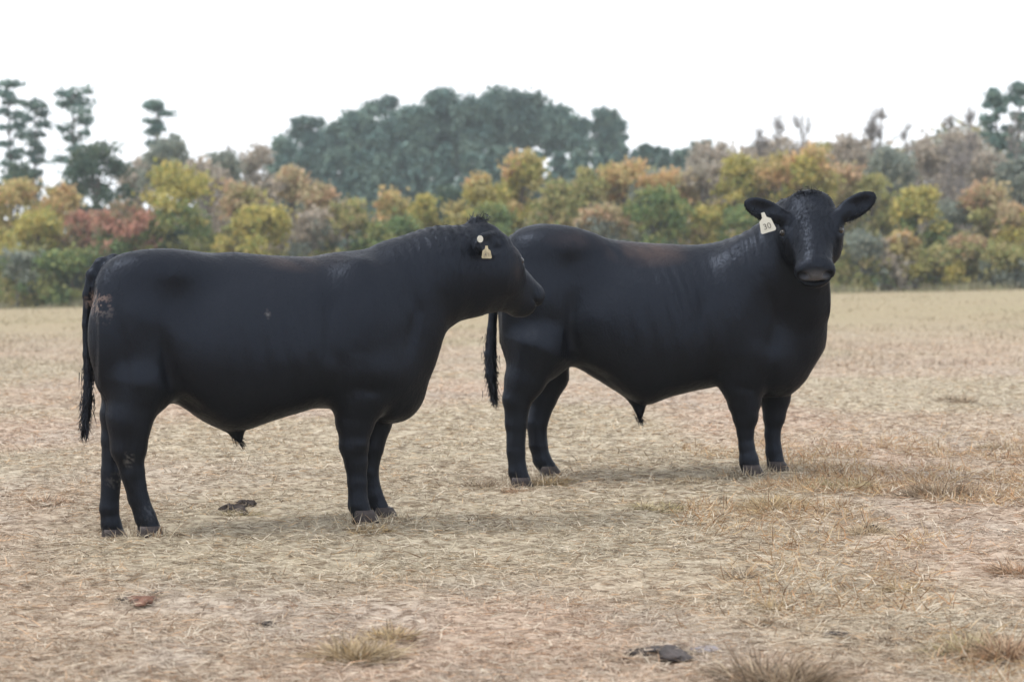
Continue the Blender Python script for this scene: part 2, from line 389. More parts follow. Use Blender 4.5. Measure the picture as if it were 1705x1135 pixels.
def deciduous(h, wd, pal, seed, low=.12, leaves=2600, size=.20, mix=None, pale=False, open_=0.):
    r = np.random.default_rng(seed); T = Geo(); C = Geo()
    pts, rad = grow_trunk(h, .035 * h * .5 + .05, r, .05, .82); T.add(*tube(pts, rad, 6))
    nl = int(26 + wd * 7)
    zc = r.uniform(low, 1, nl) ** .9
    zc[:5] = [.96, .9, .85, .8, .88]
    prof = np.sqrt(np.clip(1 - ((zc - .48) / .55) ** 2, .03, 1))
    az = r.uniform(0, 2 * math.pi, nl); rr = wd * prof * np.sqrt(r.uniform(.12, 1, nl)) * .86
    cen = np.column_stack([rr * np.cos(az), rr * np.sin(az), zc * h * .95]); cen[:, :2] += np.interp(cen[:, 2], pts[:, 2], pts[:, 0])[:, None] * .5
    for q in range(nl):
        if q % 2 == 0:
            b = min(cen[q, 2] * .72, pts[-1, 2] * .9); s0 = np.array([np.interp(b, pts[:, 2], pts[:, 0]), np.interp(b, pts[:, 2], pts[:, 1]), b])
            mid = (s0 + cen[q]) / 2 + r.normal(0, .12, 3) + [0, 0, .12]; T.add(*tube([s0, mid, cen[q]], [.03 * h * .28, .02 * h * .2, .01], 4))
    cr = r.uniform(.22, .5, nl) * (.35 + .25 * wd + .05 * h)
    wt = cr ** 2 / (cr ** 2).sum(); cnt = r.multinomial(int(leaves * (1 - open_)), wt)
    hue_c = r.random(nl)
    palB = PAL[mix] if mix else None
    for q in range(nl):
        d = r.normal(0, .63, (cnt[q], 3)) * cr[q] * np.array([1, 1, .75])
        P_ = cen[q] + d; P_[:, 2] = np.maximum(P_[:, 2], .05)
        use = PAL[pal]
        if palB is not None and (zc[q] + r.normal(0, .16)) < (.70 if pal in ('orange', 'tan', 'mauve') else .55): use = palB
        hue = np.clip(hue_c[q] + r.normal(0, .2, cnt[q]), 0, .999)
        C.add(*leaf_quads(P_, size, use, r, 1.5, hue))
    return T.mesh('trunk', M_BARKG if pale else M_BARK, True), C.mesh('crown', M_LEAF)
def pine(h, wd, seed, crown=.45, leaves=1700, pads=14, size=.22, pal='pine', flat=.42, full=0.):
    r = np.random.default_rng(seed); T = Geo(); C = Geo()
    pts, rad = grow_trunk(h, .011 * h + .06, r, .03, .97); T.add(*tube(pts, rad, 6))
    zs = 1 - crown * (np.arange(pads) + r.uniform(-.4, .4, pads)) / pads; zs[0] = .97
    az0 = r.uniform(0, 6.28); gain = r.uniform(.7, 1.3)
    for q in range(pads):
        z = min(zs[q], .985) * h; t = (1 - zs[q]) / crown
        env = wd * (np.sin(math.pi * min(.98, .16 + .74 * t)) * .85 + .12)
        az = az0 + q * 2.4 + r.normal(0, .4); rr = env * r.uniform(.25, .95)
        bx, by = np.interp(z, pts[:, 2], pts[:, 0]), np.interp(z, pts[:, 2], pts[:, 1])
        tip = np.array([bx + rr * math.cos(az), by + rr * math.sin(az), min(z + .15 * rr, h * .985)])
        s0 = np.array([bx, by, z - .3 * rr]); T.add(*tube([s0, (s0 + tip) / 2 + [0, 0, .1 * rr], tip], [.05 + .003 * h, .04, .02], 4))
        cr = (.42 + full * .35 + r.uniform(0, .3)) * (wd * .55 + .2)
        for sub in range(3):                                # each limb carries a few separate needle masses
            c = tip + r.normal(0, .5, 3) * cr * np.array([1, 1, .45]) * (sub > 0) - np.array([math.cos(az), math.sin(az), 0]) * rr * .3 * sub
            n = max(12, int(leaves / pads / 3 * r.uniform(.6, 1.4))); c2 = cr * r.uniform(.5, .95)
            d = r.normal(0, .55, (n, 3)) * c2 * np.array([1, 1, flat + full * .35 + r.uniform(-.05, .2)])
            C.add(*leaf_quads(c + d, size, np.array(PAL[pal]) * gain, r, 2.2, np.clip(r.random() + r.normal(0, .2, n), 0, .99)))
    return T.mesh('trunk', M_BARK, True), C.mesh('crown', M_NEEDLE)
def young_pine(h, wd, seed, leaves=2200, size=.26, pal='pine'):
    r = np.random.default_rng(seed); T = Geo(); C = Geo()
    pts, rad = grow_trunk(h, .02 * h + .04, r, .02, .96); T.add(*tube(pts, rad, 5))
    tiers = 26
    for q in range(tiers):
        t = (q + r.uniform(-.3, .3)) / tiers; z = h * (.06 + .92 * max(t, 0)); rr = wd * (1 - max(t, 0)) ** .55 * r.uniform(.55, 1.05)
        az = r.uniform(0, 2 * math.pi); c = np.array([rr * .55 * math.cos(az), rr * .55 * math.sin(az), z])
        n = int(leaves / tiers * (.5 + rr / wd)); d = r.normal(size=(n, 3)); d /= np.linalg.norm(d, axis=1, keepdims=True)
        d *= (r.random(n) ** .4)[:, None] * (rr * .6 + .25) * np.array([1, 1, .75])
        C.add(*leaf_quads(c + d, size, PAL[pal], r, 2.0, np.clip(r.random() + r.normal(0, .2, n), 0, .99)))
    return T.mesh('trunk', M_BARK, True), C.mesh('crown', M_NEEDLE)
def bare(h, wd, seed, depth=4, haze_leaves=0, pal='mauve', low=.3):
    r = np.random.default_rng(seed); T = Geo(); C = Geo()
    pts, rad = grow_trunk(h, .009 * h + .045, r, .03, .98); T.add(*tube(pts, rad, 5))
    tips = []
    def branch(p, d, L_, rad_, lv):
        q = p + d * L_ * .5 + r.normal(0, .05 * L_, 3); e = q + (d + r.normal(0, .18, 3) + [0, 0, .12]) * L_ * .5
        T.add(*tube([p, q, e], [rad_, rad_ * .75, rad_ * .45], 3)); tips.append(e)
        if lv > 0:
            for _ in range(r.integers(2, 4)):
                dd = d + r.normal(0, .45, 3) + [0, 0, .15]; dd /= np.linalg.norm(dd)
                branch(q if r.random() < .4 else e, dd, L_ * r.uniform(.5, .75), rad_ * .55, lv - 1)
    nb = 13
    for q in range(nb):
        z = h * r.uniform(low, .95); s0 = np.array([np.interp(z, pts[:, 2], pts[:, 0]), np.interp(z, pts[:, 2], pts[:, 1]), z])
        az = r.uniform(0, 2 * math.pi); d = np.array([math.cos(az) * .6, math.sin(az) * .6, .8]); d /= np.linalg.norm(d)
        branch(s0, d, wd * r.uniform(.6, 1.1) * (1.25 - z / h), .035 + .001 * h, depth - 2)
    tips = np.array(tips)
    n = len(tips) * 3                                       # fine twigs at the branch ends
    k = r.integers(0, len(tips), n); D = r.normal(0, .5, (n, 3)) + [0, 0, .7]; D /= np.linalg.norm(D, axis=1, keepdims=True)
    sd_ = np.cross(D, r.normal(size=(n, 3))); sd_ /= np.linalg.norm(sd_, axis=1, keepdims=True)
    Ln = r.uniform(.3, .8, n)[:, None]; P_ = tips[k]
    Vt = np.stack([P_ - sd_ * .016, P_ + sd_ * .016, P_ + D * Ln + sd_ * .006, P_ + D * Ln - sd_ * .006], 1).reshape(-1, 3)
    T.add(Vt, np.arange(n * 4).reshape(-1, 4))
    me_t = T.mesh('trunk', M_BARKG, True)
    if haze_leaves:
        k = r.integers(0, len(tips), haze_leaves)
        C.add(*leaf_quads(tips[k] + r.normal(0, .35, (haze_leaves, 3)), .13, PAL[pal], r)); return me_t, C.mesh('crown', M_LEAF)
    return me_t, None
NT = [0]
def put_tree(name, meshes, px, depth, label, cat='tree', group=None, rot=None):
    x = at_depth(px, HOR, depth)[0]
    root = link(name, None); root.location = (x, depth, float(gz(x, depth)) - .03)
    tag(root, label, cat, group)
    link('trunk', meshes[0], root)
    if meshes[1] is not None: link('crown', meshes[1], root)
    NT[0] += 1
def dims(px, top, hw_, depth):
    p = at_depth(px, top, depth); return p[2] - float(gz(p[0], depth)), hw_ * depth / FPX

# broadleaf trees of the wood's edge: photo column, top row, half width, distance, leaf colour, lower leaf colour, words
BROAD = [
 (22, 300, 55, 124, 'orange', 'yellow', 'orange topped tree over yellow leaves at the far left end of the wood'),
 (98, 300, 48, 126, 'orange', 'olive', 'orange and olive tree just left of the rusty red shrub tree'),
 (60, 352, 62, 120, 'yellow', 'olive', 'yellow olive tree below the leftmost orange tops'),
 (120, 350, 45, 121, 'rust', 'dark', 'dull red tree tucked behind the left shoulder of the rusty red one'),
 (204, 333, 64, 118, 'rust', 'green', 'rusty red round tree directly above the left bull\'s tail'),
 (28, 412, 52, 117.5, 'grey', 'green', 'grey green shrub at the left foot of the wood'),
 (118, 418, 58, 117, 'green', 'green', 'dark green shrub under the rusty red tree'),
 (292, 272, 84, 120, 'yellow', 'green', 'large yellow green tree right of the rusty red one'),
 (252, 352, 48, 118, 'green', 'dark', 'deep green tree between the rusty red and large yellow green trees'),
 (398, 298, 46, 123, 'tan', 'olive', 'tan yellow tree behind the left bull\'s mid back'),
 (425, 338, 62, 118, 'yellow', 'olive', 'low yellow tree just above the left bull\'s mid back'),
 (487, 268, 44, 127, 'tan', 'mauve', 'tall pinkish tan tree above the left bull\'s loin'),
 (545, 300, 46, 125, 'tan', 'mauve', 'thin leaved pinkish tree left of the dark gap'),
 (520, 352, 44, 119, 'mauve', 'grey', 'greyish half bare tree behind the left bull\'s shoulder'),
 (580, 330, 50, 119, 'olive', 'green', 'olive tree straight above the left bull\'s withers'),
 (652, 312, 44, 124, 'orange', 'olive', 'pale orange tipped tree above the left bull\'s neck'),
 (655, 362, 58, 118, 'green', 'olive', 'green and olive shrub tree behind the left bull\'s crest'),
 (708, 320, 27, 122, 'yellow', 'olive', 'narrow yellow tree left of the dark wedge in the wood'),
 (790, 284, 42, 121, 'orange', 'yellow', 'bright orange topped tree above the left bull\'s head'),
 (868, 250, 46, 123, 'orange', 'yellow', 'tall yellow orange tree above the right bull\'s rump'),
 (822, 330, 40, 118, 'green', 'grey', 'small dark green tree behind the left bull\'s poll'),
 (925, 300, 48, 120, 'olive', 'tan', 'olive tan tree behind the right bull\'s hip'),
 (985, 272, 44, 124, 'olive', 'tan', 'yellowish tree next to the orange band above the right bull\'s loin'),
 (1040, 258, 50, 125, 'orange', 'olive', 'orange crowned tree at the foot of the pine stand\'s right end'),
 (1118, 285, 46, 126, 'orange', 'tan', 'reddish orange tree behind the dark green bush, right bull\'s mid back'),
 (1098, 312, 66, 118, 'green', 'dark', 'broad dark green tree above the right bull\'s mid back'),
 (1000, 340, 44, 118.5, 'tan', 'grey', 'dull tan shrub tree left of the broad dark green tree'),
 (1178, 262, 46, 125, 'mauve', 'tan', 'mauve grey tree left of the olive one by the right bull\'s near ear'),
 (1172, 345, 34, 119, 'yellow', 'tan', 'low tan and yellow tree above the right bull\'s shoulder'),
 (1222, 255, 44, 123, 'yellow', 'green', 'olive yellow tree above the right bull\'s tagged ear'),
 (1236, 335, 42, 118, 'green', 'olive', 'green bush hiding behind the right bull\'s tagged ear'),
 (1290, 240, 48, 123, 'orange', 'yellow', 'orange tree above the gap between tagged ear and poll'),
 (1348, 232, 48, 122, 'orange', 'yellow', 'taller orange tree straight above the right bull\'s poll'),
 (1402, 268, 40, 125, 'tan', 'olive', 'tan tree above the right bull\'s untagged ear'),
 (1452, 285, 46, 124, 'olive', 'grey', 'olive grey thin tree right of the untagged ear'),
 (1432, 385, 44, 117.5, 'grey', 'olive', 'grey green shrub beside the right bull\'s cheek'),
 (1524, 308, 44, 119, 'yellow', 'green', 'bright yellow green tree standing alone right of the right bull\'s head'),
 (1498, 386, 36, 117.5, 'orange', 'mauve', 'low orange brown shrub below the bright yellow green tree'),
 (1590, 330, 44, 122, 'grey', 'mauve', 'grey half bare tree right of the bright yellow green tree'),
 (1642, 300, 44, 121, 'tan', 'olive', 'tan orange tree below the right hand skyline pine'),
 (1612, 392, 40, 118, 'tan', 'olive', 'pinkish tan bush at the wood\'s foot on the right'),
 (1690, 335, 42, 119, 'tan', 'yellow', 'tan and yellow tree at the right end of the wood'),
 (1672, 410, 46, 117, 'olive', 'grey', 'olive shrub at the right foot of the wood'),
 (1560, 408, 44, 117, 'olive', 'yellow', 'low yellowish shrub between the orange brown and pinkish bushes'),
]
for q, (px, top, hw_, dp, c1, c2, lab) in enumerate(BROAD):
    h, wd = dims(px, top, hw_, dp)
    thin = c1 in ('mauve', 'grey')
    put_tree('broadleaf_tree', deciduous(h, wd * 1.12, c1, 100 + q, .03, int(1400 + 900 * wd * h * .45), .155, c2, thin, .25 if thin else 0.), px, dp, lab)
# darker trees of the second row
SECOND = [
 (340, 262, 44, 140, 'mauve', 'brownish half bare tree in the gap right of the large yellow green tree'),
 (1075, 272, 40, 150, 'grey', 'grey tree in the gap right of the orange crowned tree'),
 (745, 300, 36, 150, 'dark', 'dark tree in the dark wedge left of the bright orange topped tree'),
 (28, 262, 55, 150, 'dark', 'bluish dark green tree below the two leftmost tall pines'),
 (162, 238, 62, 148, 'dark', 'big dark green dome shaped tree left of centre of the left group'),
 (228, 250, 34, 160, 'mauve', 'pinkish tree between the dark dome tree and the grey green one'),
 (288, 222, 54, 152, 'grey', 'grey green round tree under the small lone pine'),
 (372, 246, 46, 165, 'grey', 'hazy grey tree at the left foot of the pine stand'),
 (425, 236, 42, 168, 'mauve', 'hazy mauve tree left of the pine stand'),
 (1190, 226, 46, 170, 'mauve', 'mauve tree on the low ridge right of the pine stand'),
 (1420, 222, 52, 150, 'mauve', 'mauve grey wood tree behind the untagged ear'),
 (1478, 232, 48, 146, 'grey', 'grey leafless looking tree left of the tall bare ones'),
 (1545, 218, 50, 150, 'mauve', 'mauve thin crowned tree above the bright yellow green tree'),
 (1605, 212, 46, 152, 'mauve', 'tall mauve tree left of the right hand skyline pine'),
 (1690, 262, 46, 145, 'grey', 'grey green tree under the rightmost pine'),
 (1640, 250, 40, 147, 'mauve', 'dim mauve tree under the right hand skyline pine'),
 (1300, 222, 50, 160, 'mauve', 'mauve tree behind the orange trees above the right bull\'s head'),
 (1370, 226, 46, 158, 'olive', 'dull olive tree behind the taller orange tree'),
 (1245, 232, 40, 165, 'mauve', 'dull mauve tree behind the tagged ear'),
]
for q, (px, top, hw_, dp, c1, lab) in enumerate(SECOND):
    h, wd = dims(px, top, hw_, dp)
    put_tree('woodland_tree', deciduous(h, wd * 1.1, c1, 300 + q, .1, int(2400 + 520 * wd * h * .35), .19, None, c1 != 'dark', .1), px, dp, lab)
# tall pines
LONE = [
 (20, 132, 34, 190, .48, 16, 'tallest ragged pine at the left edge of the sky'),
 (58, 165, 30, 186, .40, 11, 'slimmer pine leaning beside the tallest left pine'),
 (132, 147, 44, 182, .62, 19, 'open layered pine rising behind the dark dome tree'),
 (258, 170, 34, 185, .24, 7, 'small lone pine with a flat tuft of a crown'),
 (1660, 150, 32, 165, .42, 14, 'dark round headed pine right of the mauve trees'),
 (1698, 132, 30, 163, .5, 14, 'rightmost tall pine at the picture\'s edge'),
]
for q, (px, top, hw_, dp, crown, pads, lab) in enumerate(LONE):
    h, wd = dims(px, top, hw_, dp)
    put_tree('pine_tree', pine(h, wd, 400 + q, crown, 1100 + 110 * pads, pads, .15, flat=.40), px, dp, lab, group='tall lone pines at both ends of the wood')
STAND = [(470, 226, 28), (512, 190, 36), (560, 192, 30), (600, 175, 36), (642, 157, 36), (692, 172, 30), (742, 150, 42), (790, 162, 30), (822, 147, 34), (876, 153, 40),
         (924, 172, 34), (962, 192, 22), (1010, 178, 32), (1036, 196, 18), (580, 205, 40), (655, 186, 40), (725, 176, 40), (770, 180, 34), (535, 215, 34), (620, 198, 34), (668, 196, 34), (712, 182, 30), (850, 178, 26)]
STAND.sort()
ORD = 'first second third fourth fifth sixth seventh eighth ninth tenth eleventh twelfth thirteenth fourteenth fifteenth sixteenth seventeenth eighteenth nineteenth twentieth twenty-first twenty-second twenty-third twenty-fourth twenty-fifth twenty-sixth twenty-seventh twenty-eighth twenty-ninth thirtieth'.split()
for q, (px, top, hw_) in enumerate(STAND):
    dp = 235 + (q * 37 % 5) * 4; h, wd = dims(px, top + 6, hw_, dp)
    put_tree('pine_tree', pine(h, wd, 500 + q, (.27 if 770 < px < 990 else .36) if px > 690 else .6, int(1500 + 150 * hw_), 15, .20, flat=.45, full=.5), px, dp,
             'tall hazy blue green pine, %s from the left in the skyline stand' % ORD[q], group='pines of the skyline stand')
YOUNG = [(470, 262), (510, 240), (548, 250), (590, 232), (632, 244), (668, 236), (706, 246), (742, 234), (780, 242), (800, 240), (838, 240), (874, 242), (818, 246), (856, 238), (892, 240), (930, 250), (966, 244), (1002, 232), (1036, 234),
         (1056, 238), (1072, 236), (1090, 240), (1108, 238), (1126, 240), (1142, 234), (1160, 236), (1178, 230)]
YOUNG.sort()
for q, (px, top) in enumerate(YOUNG):
    dp = 205 + (q * 23 % 4) * 5; h, wd = dims(px, top + (q * 31 % 5) * 3 - 6, 46 if px < 1040 else 40, dp)
    put_tree('pine_tree', young_pine(h, wd, 600 + q, 2600, .30), px, dp,
             'bushy blue green young pine, %s from the left in front of the skyline stand' % ORD[q], group='young pines in front of the skyline stand')
BARE = [(1264, 196, 20, 150, 'short bare tree left of the thin trio above the right bull'), (1292, 182, 18, 148, 'thin bare stem between two bare trees above the right bull\'s poll'),
        (1332, 152, 30, 150, 'tallest wispy bare tree above the right bull\'s poll'), (1448, 178, 22, 150, 'wispy bare tree right above the untagged ear'),
        (1470, 172, 16, 152, 'thin bare pole tree close beside the wispy one'), (1504, 198, 16, 148, 'short bare tree left of the mauve trees'),
        (1612, 164, 22, 148, 'tall pale bare tree left of the round headed pine'), (1578, 190, 24, 146, 'bare branching tree left of the tall pale one'),
        (1550, 300, 36, 128, 'bare grey tree right behind the bright yellow green tree'), (1600, 262, 34, 130, 'grey bare tree standing in the gap of the right hand wood'),
        (382, 232, 20, 168, 'faint bare tree left of the pine stand'), (1690, 175, 24, 150, 'bare twiggy tree in front of the rightmost pine')]
for q, (px, top, hw_, dp, lab) in enumerate(BARE):
    h, wd = dims(px, top, hw_, dp)
    put_tree('bare_tree', bare(h, wd, 700 + q, 4, 24, low=.35), px, dp, lab)

def woodland_mass(name, y0, y1, zmax, n, pals, size, px0=-250, px1=1950, floor=0.0, zfun=None):
    r = np.random.default_rng(900 + int(y0)); d = r.uniform(y0, y1, n)
    px = r.uniform(px0, px1, n); x = (px - 852.5) / FPX * d
    top = zmax * (.55 + .7 * fbm(x * .22, d * .1, 81 + int(y0), 3))
    if zfun is not None: top = zfun(px, top)
    z = floor + (r.random(n) ** .8) * top
    P_ = np.column_stack([x, d, gz(x, d) + z])
    pal = sum((PAL[p] for p in pals), [])
    G = Geo(); hue = np.clip(fbm(x * .35, d * .2 + z * .5, 91, 2) * 1.6 - .3 + r.normal(0, .12, n), 0, .999)
    G.add(*leaf_quads(P_, size, pal, r, 1.5, hue)); tag(link(name, G.mesh(name, M_LEAF)), kind='stuff')
woodland_mass('undergrowth', 116.5, 119, .8, 9000, ['grey', 'green', 'olive', 'olive'], .14)
woodland_mass('thicket', 121, 129, 2.6, 26000, ['green', 'olive', 'olive', 'tan'], .18)
woodland_mass('far_woodland', 172, 182, 5.0, 16000, ['dark', 'pine', 'pine'], .30, -250, 1080)
woodland_mass('ridge_woodland', 174, 186, 9.0, 30000, ['mauve', 'grey', 'mauve', 'olive', 'grey', 'dark'], .26, 1040, 1950, 0, lambda px, t: np.clip(t * .95, 0, 9.6) * (.80 + .20 * sstep(1040, 1250, px) + .16 * sstep(1350, 1600, px)))
woodland_mass('distant_woodland', 262, 275, 12.0, 22000, ['pine', 'pine', 'dark'], .5, 380, 1800, 0, lambda px, t: np.minimum(t, 11.2 * (1 - .35 * sstep(1250, 1700, px))))

# ------------------------------------------------------------------ bulls
STEP = .0095
def smin(a, b, k):
    h = np.clip(k - np.abs(a - b), 0, None) / k; return np.minimum(a, b) - h * h * k * .25
class Field:
    def __init__(s, lo, hi):
        s.lo = np.array(lo, float); n = np.ceil((np.array(hi) - s.lo) / STEP).astype(int) + 1
        s.ax = [(s.lo[k] + STEP * np.arange(n[k])).astype(np.float32) for k in range(3)]
        s.D = np.full(n, .5, np.float32)
    def sub(s, c, r):
        sl = []
        for k in range(3):
            a = int(np.clip((c[k] - r[k] - s.lo[k]) / STEP, 0, len(s.ax[k]) - 1)); b = int(np.clip((c[k] + r[k] - s.lo[k]) / STEP + 2, 1, len(s.ax[k])))
            sl.append(slice(a, max(b, a + 1)))
        g = (s.ax[0][sl[0]][:, None, None], s.ax[1][sl[1]][None, :, None], s.ax[2][sl[2]][None, None, :])
        return tuple(sl), g
    def cone(s, a, b, ra, rb, k=.04, sq=1.0):
        """tapered capsule; sq widens it crosswise (y)"""
        a = np.array(a, float); b = np.array(b, float); rm = max(ra, rb) * max(1, sq) + k * 2
        sl, (X, Y, Z) = s.sub((a + b) / 2, np.abs(a - b) / 2 + rm)
        ba = b - a; L2 = max((ba @ ba), 1e-9)
        t = np.clip(((X - a[0]) * ba[0] + (Y - a[1]) * ba[1] + (Z - a[2]) * ba[2]) / L2, 0, 1)
        d = np.sqrt((X - a[0] - t * ba[0]) ** 2 + ((Y - a[1] - t * ba[1]) / sq) ** 2 + (Z - a[2] - t * ba[2]) ** 2) - (ra + (rb - ra) * t)
        s.D[sl] = smin(s.D[sl], d, k)
    def chain(s, pts, k=.04, sq=1.0):
        for p, q in zip(pts[:-1], pts[1:]): s.cone(p[:3], q[:3], p[3], q[3], k, sq)
    def ell(s, c, r, k=.05, M=None, cut=False):
        c = np.array(c, float); r = np.array(r, float); rm = r.max() + 2 * k
        sl, (X, Y, Z) = s.sub(c, (rm,) * 3)
        X, Y, Z = X - c[0], Y - c[1], Z - c[2]
        if M is not None: X, Y, Z = (M[q][0] * X + M[q][1] * Y + M[q][2] * Z for q in range(3))
        k0 = np.sqrt((X / r[0]) ** 2 + (Y / r[1]) ** 2 + (Z / r[2]) ** 2); k1 = np.sqrt((X / r[0] ** 2) ** 2 + (Y / r[1] ** 2) ** 2 + (Z / r[2] ** 2) ** 2)
        d = k0 * (k0 - 1) / (k1 + 1e-6)
        s.D[sl] = -smin(-s.D[sl], d, k) if cut else smin(s.D[sl], d, k)
    def trunk(s, top, bot, wid, egg, p=2.35, k=.05):
        x = s.ax[0]
        def prof(t):
            t = np.array(t); xi = np.interp(x, t[:, 0], t[:, 1]); e = np.pad(xi, 4, mode='edge'); kk = np.array([1, 2, 3, 4, 4.5, 4, 3, 2, 1]); return np.convolve(e, kk / kk.sum(), 'valid')
        tz, bz, ww, ee = prof(top), prof(bot), prof(wid), prof(egg)
        c = ((tz + bz) / 2)[:, None, None]; h = (np.maximum(tz - bz, .004) / 2)[:, None, None]; ww = ww[:, None, None]; ee = ee[:, None, None]
        Y, Z = s.ax[1][None, :, None], s.ax[2][None, None, :]
        t = (Z - c) / h; wl = ww * (1 + ee * np.clip(t, -1, 1))
        f = (np.abs(Y / wl) ** p + np.abs(t) ** p) ** (1 / p) - 1
        f = np.clip(f, -1, 3).astype(np.float32)
        g = np.gradient(f, STEP); gm = np.sqrt(g[0] ** 2 + g[1] ** 2 + g[2] ** 2)
        d = np.clip(f / np.maximum(gm, 1.2), -.3, .3)
        x0, x1 = max(top[0][0], bot[0][0]), min(top[-1][0], bot[-1][0])
        d[(x < x0) | (x > x1)] = .3
        s.D = smin(s.D, d.astype(np.float32), k)
    def mesh(s):
        D = s.D; n = D.shape; ins = D < 0
        def c8(A): return [A[i:n[0] - 1 + i, j:n[1] - 1 + j, k:n[2] - 1 + k] for i in (0, 1) for j in (0, 1) for k in (0, 1)]
        cnt = sum(a.astype(np.int8) for a in c8(ins)); act = np.argwhere((cnt > 0) & (cnt < 8))
        idx = np.full((n[0] - 1, n[1] - 1, n[2] - 1), -1, np.int32); idx[act[:, 0], act[:, 1], act[:, 2]] = np.arange(len(act))
        vals = {}
        for i in (0, 1):
            for j in (0, 1):
                for k in (0, 1): vals[(i, j, k)] = D[act[:, 0] + i, act[:, 1] + j, act[:, 2] + k]
        acc = np.zeros((len(act), 3)); w_ = np.zeros(len(act)); cs = list(vals)
        for a in cs:
            for b in cs:
                if a < b and sum(abs(p - q) for p, q in zip(a, b)) == 1:
                    va, vb = vals[a], vals[b]; m_ = (va < 0) != (vb < 0)
                    t = np.where(m_, va / np.where(np.abs(va - vb) < 1e-9, 1, va - vb), 0)
                    P_ = np.array(a) + t[:, None] * (np.array(b) - np.array(a)); acc += P_ * m_[:, None]; w_ += m_
        V = (act + acc / w_[:, None]) * STEP + s.lo
        Q = []
        for axis in range(3):
            o1, o2 = [(1, 2), (2, 0), (0, 1)][axis]
            sl0 = [slice(None)] * 3; sl1 = [slice(None)] * 3; sl0[axis] = slice(0, -1); sl1[axis] = slice(1, None)
            a, b = ins[tuple(sl0)], ins[tuple(sl1)]; e = np.argwhere(a != b)
            e = e[(e[:, o1] > 0) & (e[:, o2] > 0) & (e[:, o1] < n[o1] - 1) & (e[:, o2] < n[o2] - 1)]
            fl = a[e[:, 0], e[:, 1], e[:, 2]]
            u = np.zeros(3, int); u[o1] = 1; v = np.zeros(3, int); v[o2] = 1
            q = [idx[tuple((e - s_).T)] for s_ in (u + v, v, np.zeros(3, int), u)]
            q = np.stack(q, 1); q[~fl] = q[~fl][:, ::-1]; Q.append(q)
        Q = np.concatenate(Q); Q = Q[(Q >= 0).all(1)]
        return V, Q
def vert_normals(V, Q):
    fn = np.cross(V[Q[:, 2]] - V[Q[:, 0]], V[Q[:, 3]] - V[Q[:, 1]]); N_ = np.zeros_like(V)
    for k in range(4): np.add.at(N_, Q[:, k], fn)
    return N_ / (np.linalg.norm(N_, axis=1, keepdims=True) + 1e-12)
def relax(V, Q, n=2, lam=.5):
    E = np.concatenate([Q[:, [0, 1]], Q[:, [1, 2]], Q[:, [2, 3]], Q[:, [3, 0]]])
    for it in range(n):
        for l_ in (lam, -lam * 1.04):
            acc = np.zeros_like(V); c = np.zeros(len(V)); np.add.at(acc, E[:, 0], V[E[:, 1]]); np.add.at(c, E[:, 0], 1)
            V = V + l_ * (acc / np.maximum(c, 1)[:, None] - V)
    return V

def relief(fr, V, items):
    """muscle seams and bony points: (photo polyline, width m, height m) worked into both flanks"""
    d = np.zeros(len(V)); x, z = V[:, 0], V[:, 2]
    for pts, w_, h_ in items:
        p = np.array([fr.pix(a, b, -.25)[[0, 2]] for a, b in pts]); best = np.full(len(V), 9.); al = np.full(len(V), .5); k_ = 0
        if len(p) == 1: best = np.hypot(x - p[0, 0], z - p[0, 1])
        for a, b in zip(p[:-1], p[1:]):
            ab = b - a; t = np.clip(((x - a[0]) * ab[0] + (z - a[1]) * ab[1]) / (ab @ ab), 0, 1)
            dd = np.hypot(x - a[0] - t * ab[0], z - a[1] - t * ab[1]); sg = (k_ + t) / max(len(p) - 1, 1); k_ += 1
            al = np.where(dd < best, sg, al); best = np.minimum(best, dd)
        d += h_ * np.exp(-(best / w_) ** 2) * sstep(-.05, .35, al) * sstep(-.05, .35, 1 - al)
    return d * sstep(.06, .14, np.abs(V[:, 1]))
def head(F, fr, poll, nose, roll, L_, wide=1.0):
    """skull, face, muzzle and jaw along the line poll -> nose; returns a map from head to animal coordinates"""
    f = nose - poll; f = f / np.linalg.norm(f)
    s_ = np.cross(f, [0, 0, 1.]); s_ /= np.linalg.norm(s_); u = np.cross(s_, f)          # s_: the animal's right
    cr, sr = math.cos(roll), math.sin(roll); s_, u = s_ * cr + u * sr, u * cr - s_ * sr
    k = L_ / .5; B = np.stack([f, s_, u])
    def H(a, b, c): return poll + k * (a * f + b * wide * s_ + c * u)
    def el(c, r, kk=.04, cut=False): F.ell(H(*c), np.array(r) * k * np.array([1, wide, 1]), kk, B, cut)
    el((.115, 0, -.115), (.15, .143, .112), .04)                      # brain case and forehead
    el((.02, 0, -.05), (.075, .105, .06), .05)                       # poll
    for q in (-1, 1):
        el((.175, q * .106, -.088), (.085, .043, .052), .035)         # brow
        el((.185, q * .092, -.165), (.125, .056, .10), .04)               # cheek
    F.cone(H(.18, 0, -.085), H(.43, 0, -.075), .088 * k, .066 * k, .05)   # bridge of the nose
    for q in (-1, 1): F.cone(H(.28, q * .035, -.10), H(.45, q * .035, -.09), .06 * k, .052 * k, .04)
    el((.458, 0, -.085), (.052, .086, .066), .03)
    for q in (-1, 1): el((.462, q * .058, -.092), (.044, .036, .052), .02)                     # muzzle
    for q in (-.03, .03): F.cone(H(.12, q, -.215), H(.43, q * .7, -.160), .088 * k, .057 * k, .05)    # lower jaw
    el((.452, 0, -.162), (.05, .064, .036), .02)                      # lower lip and chin
    el((.478, 0, -.131), (.082, .10, .011), .012, True)              # mouth
    for q in (-1, 1):
        el((.512, q * .054, -.078), (.036, .024, .020), .008, True)   # nostril
        el((.222, q * .150, -.058), (.036, .024, .020), .012, True)   # eye socket
    return H, B, k
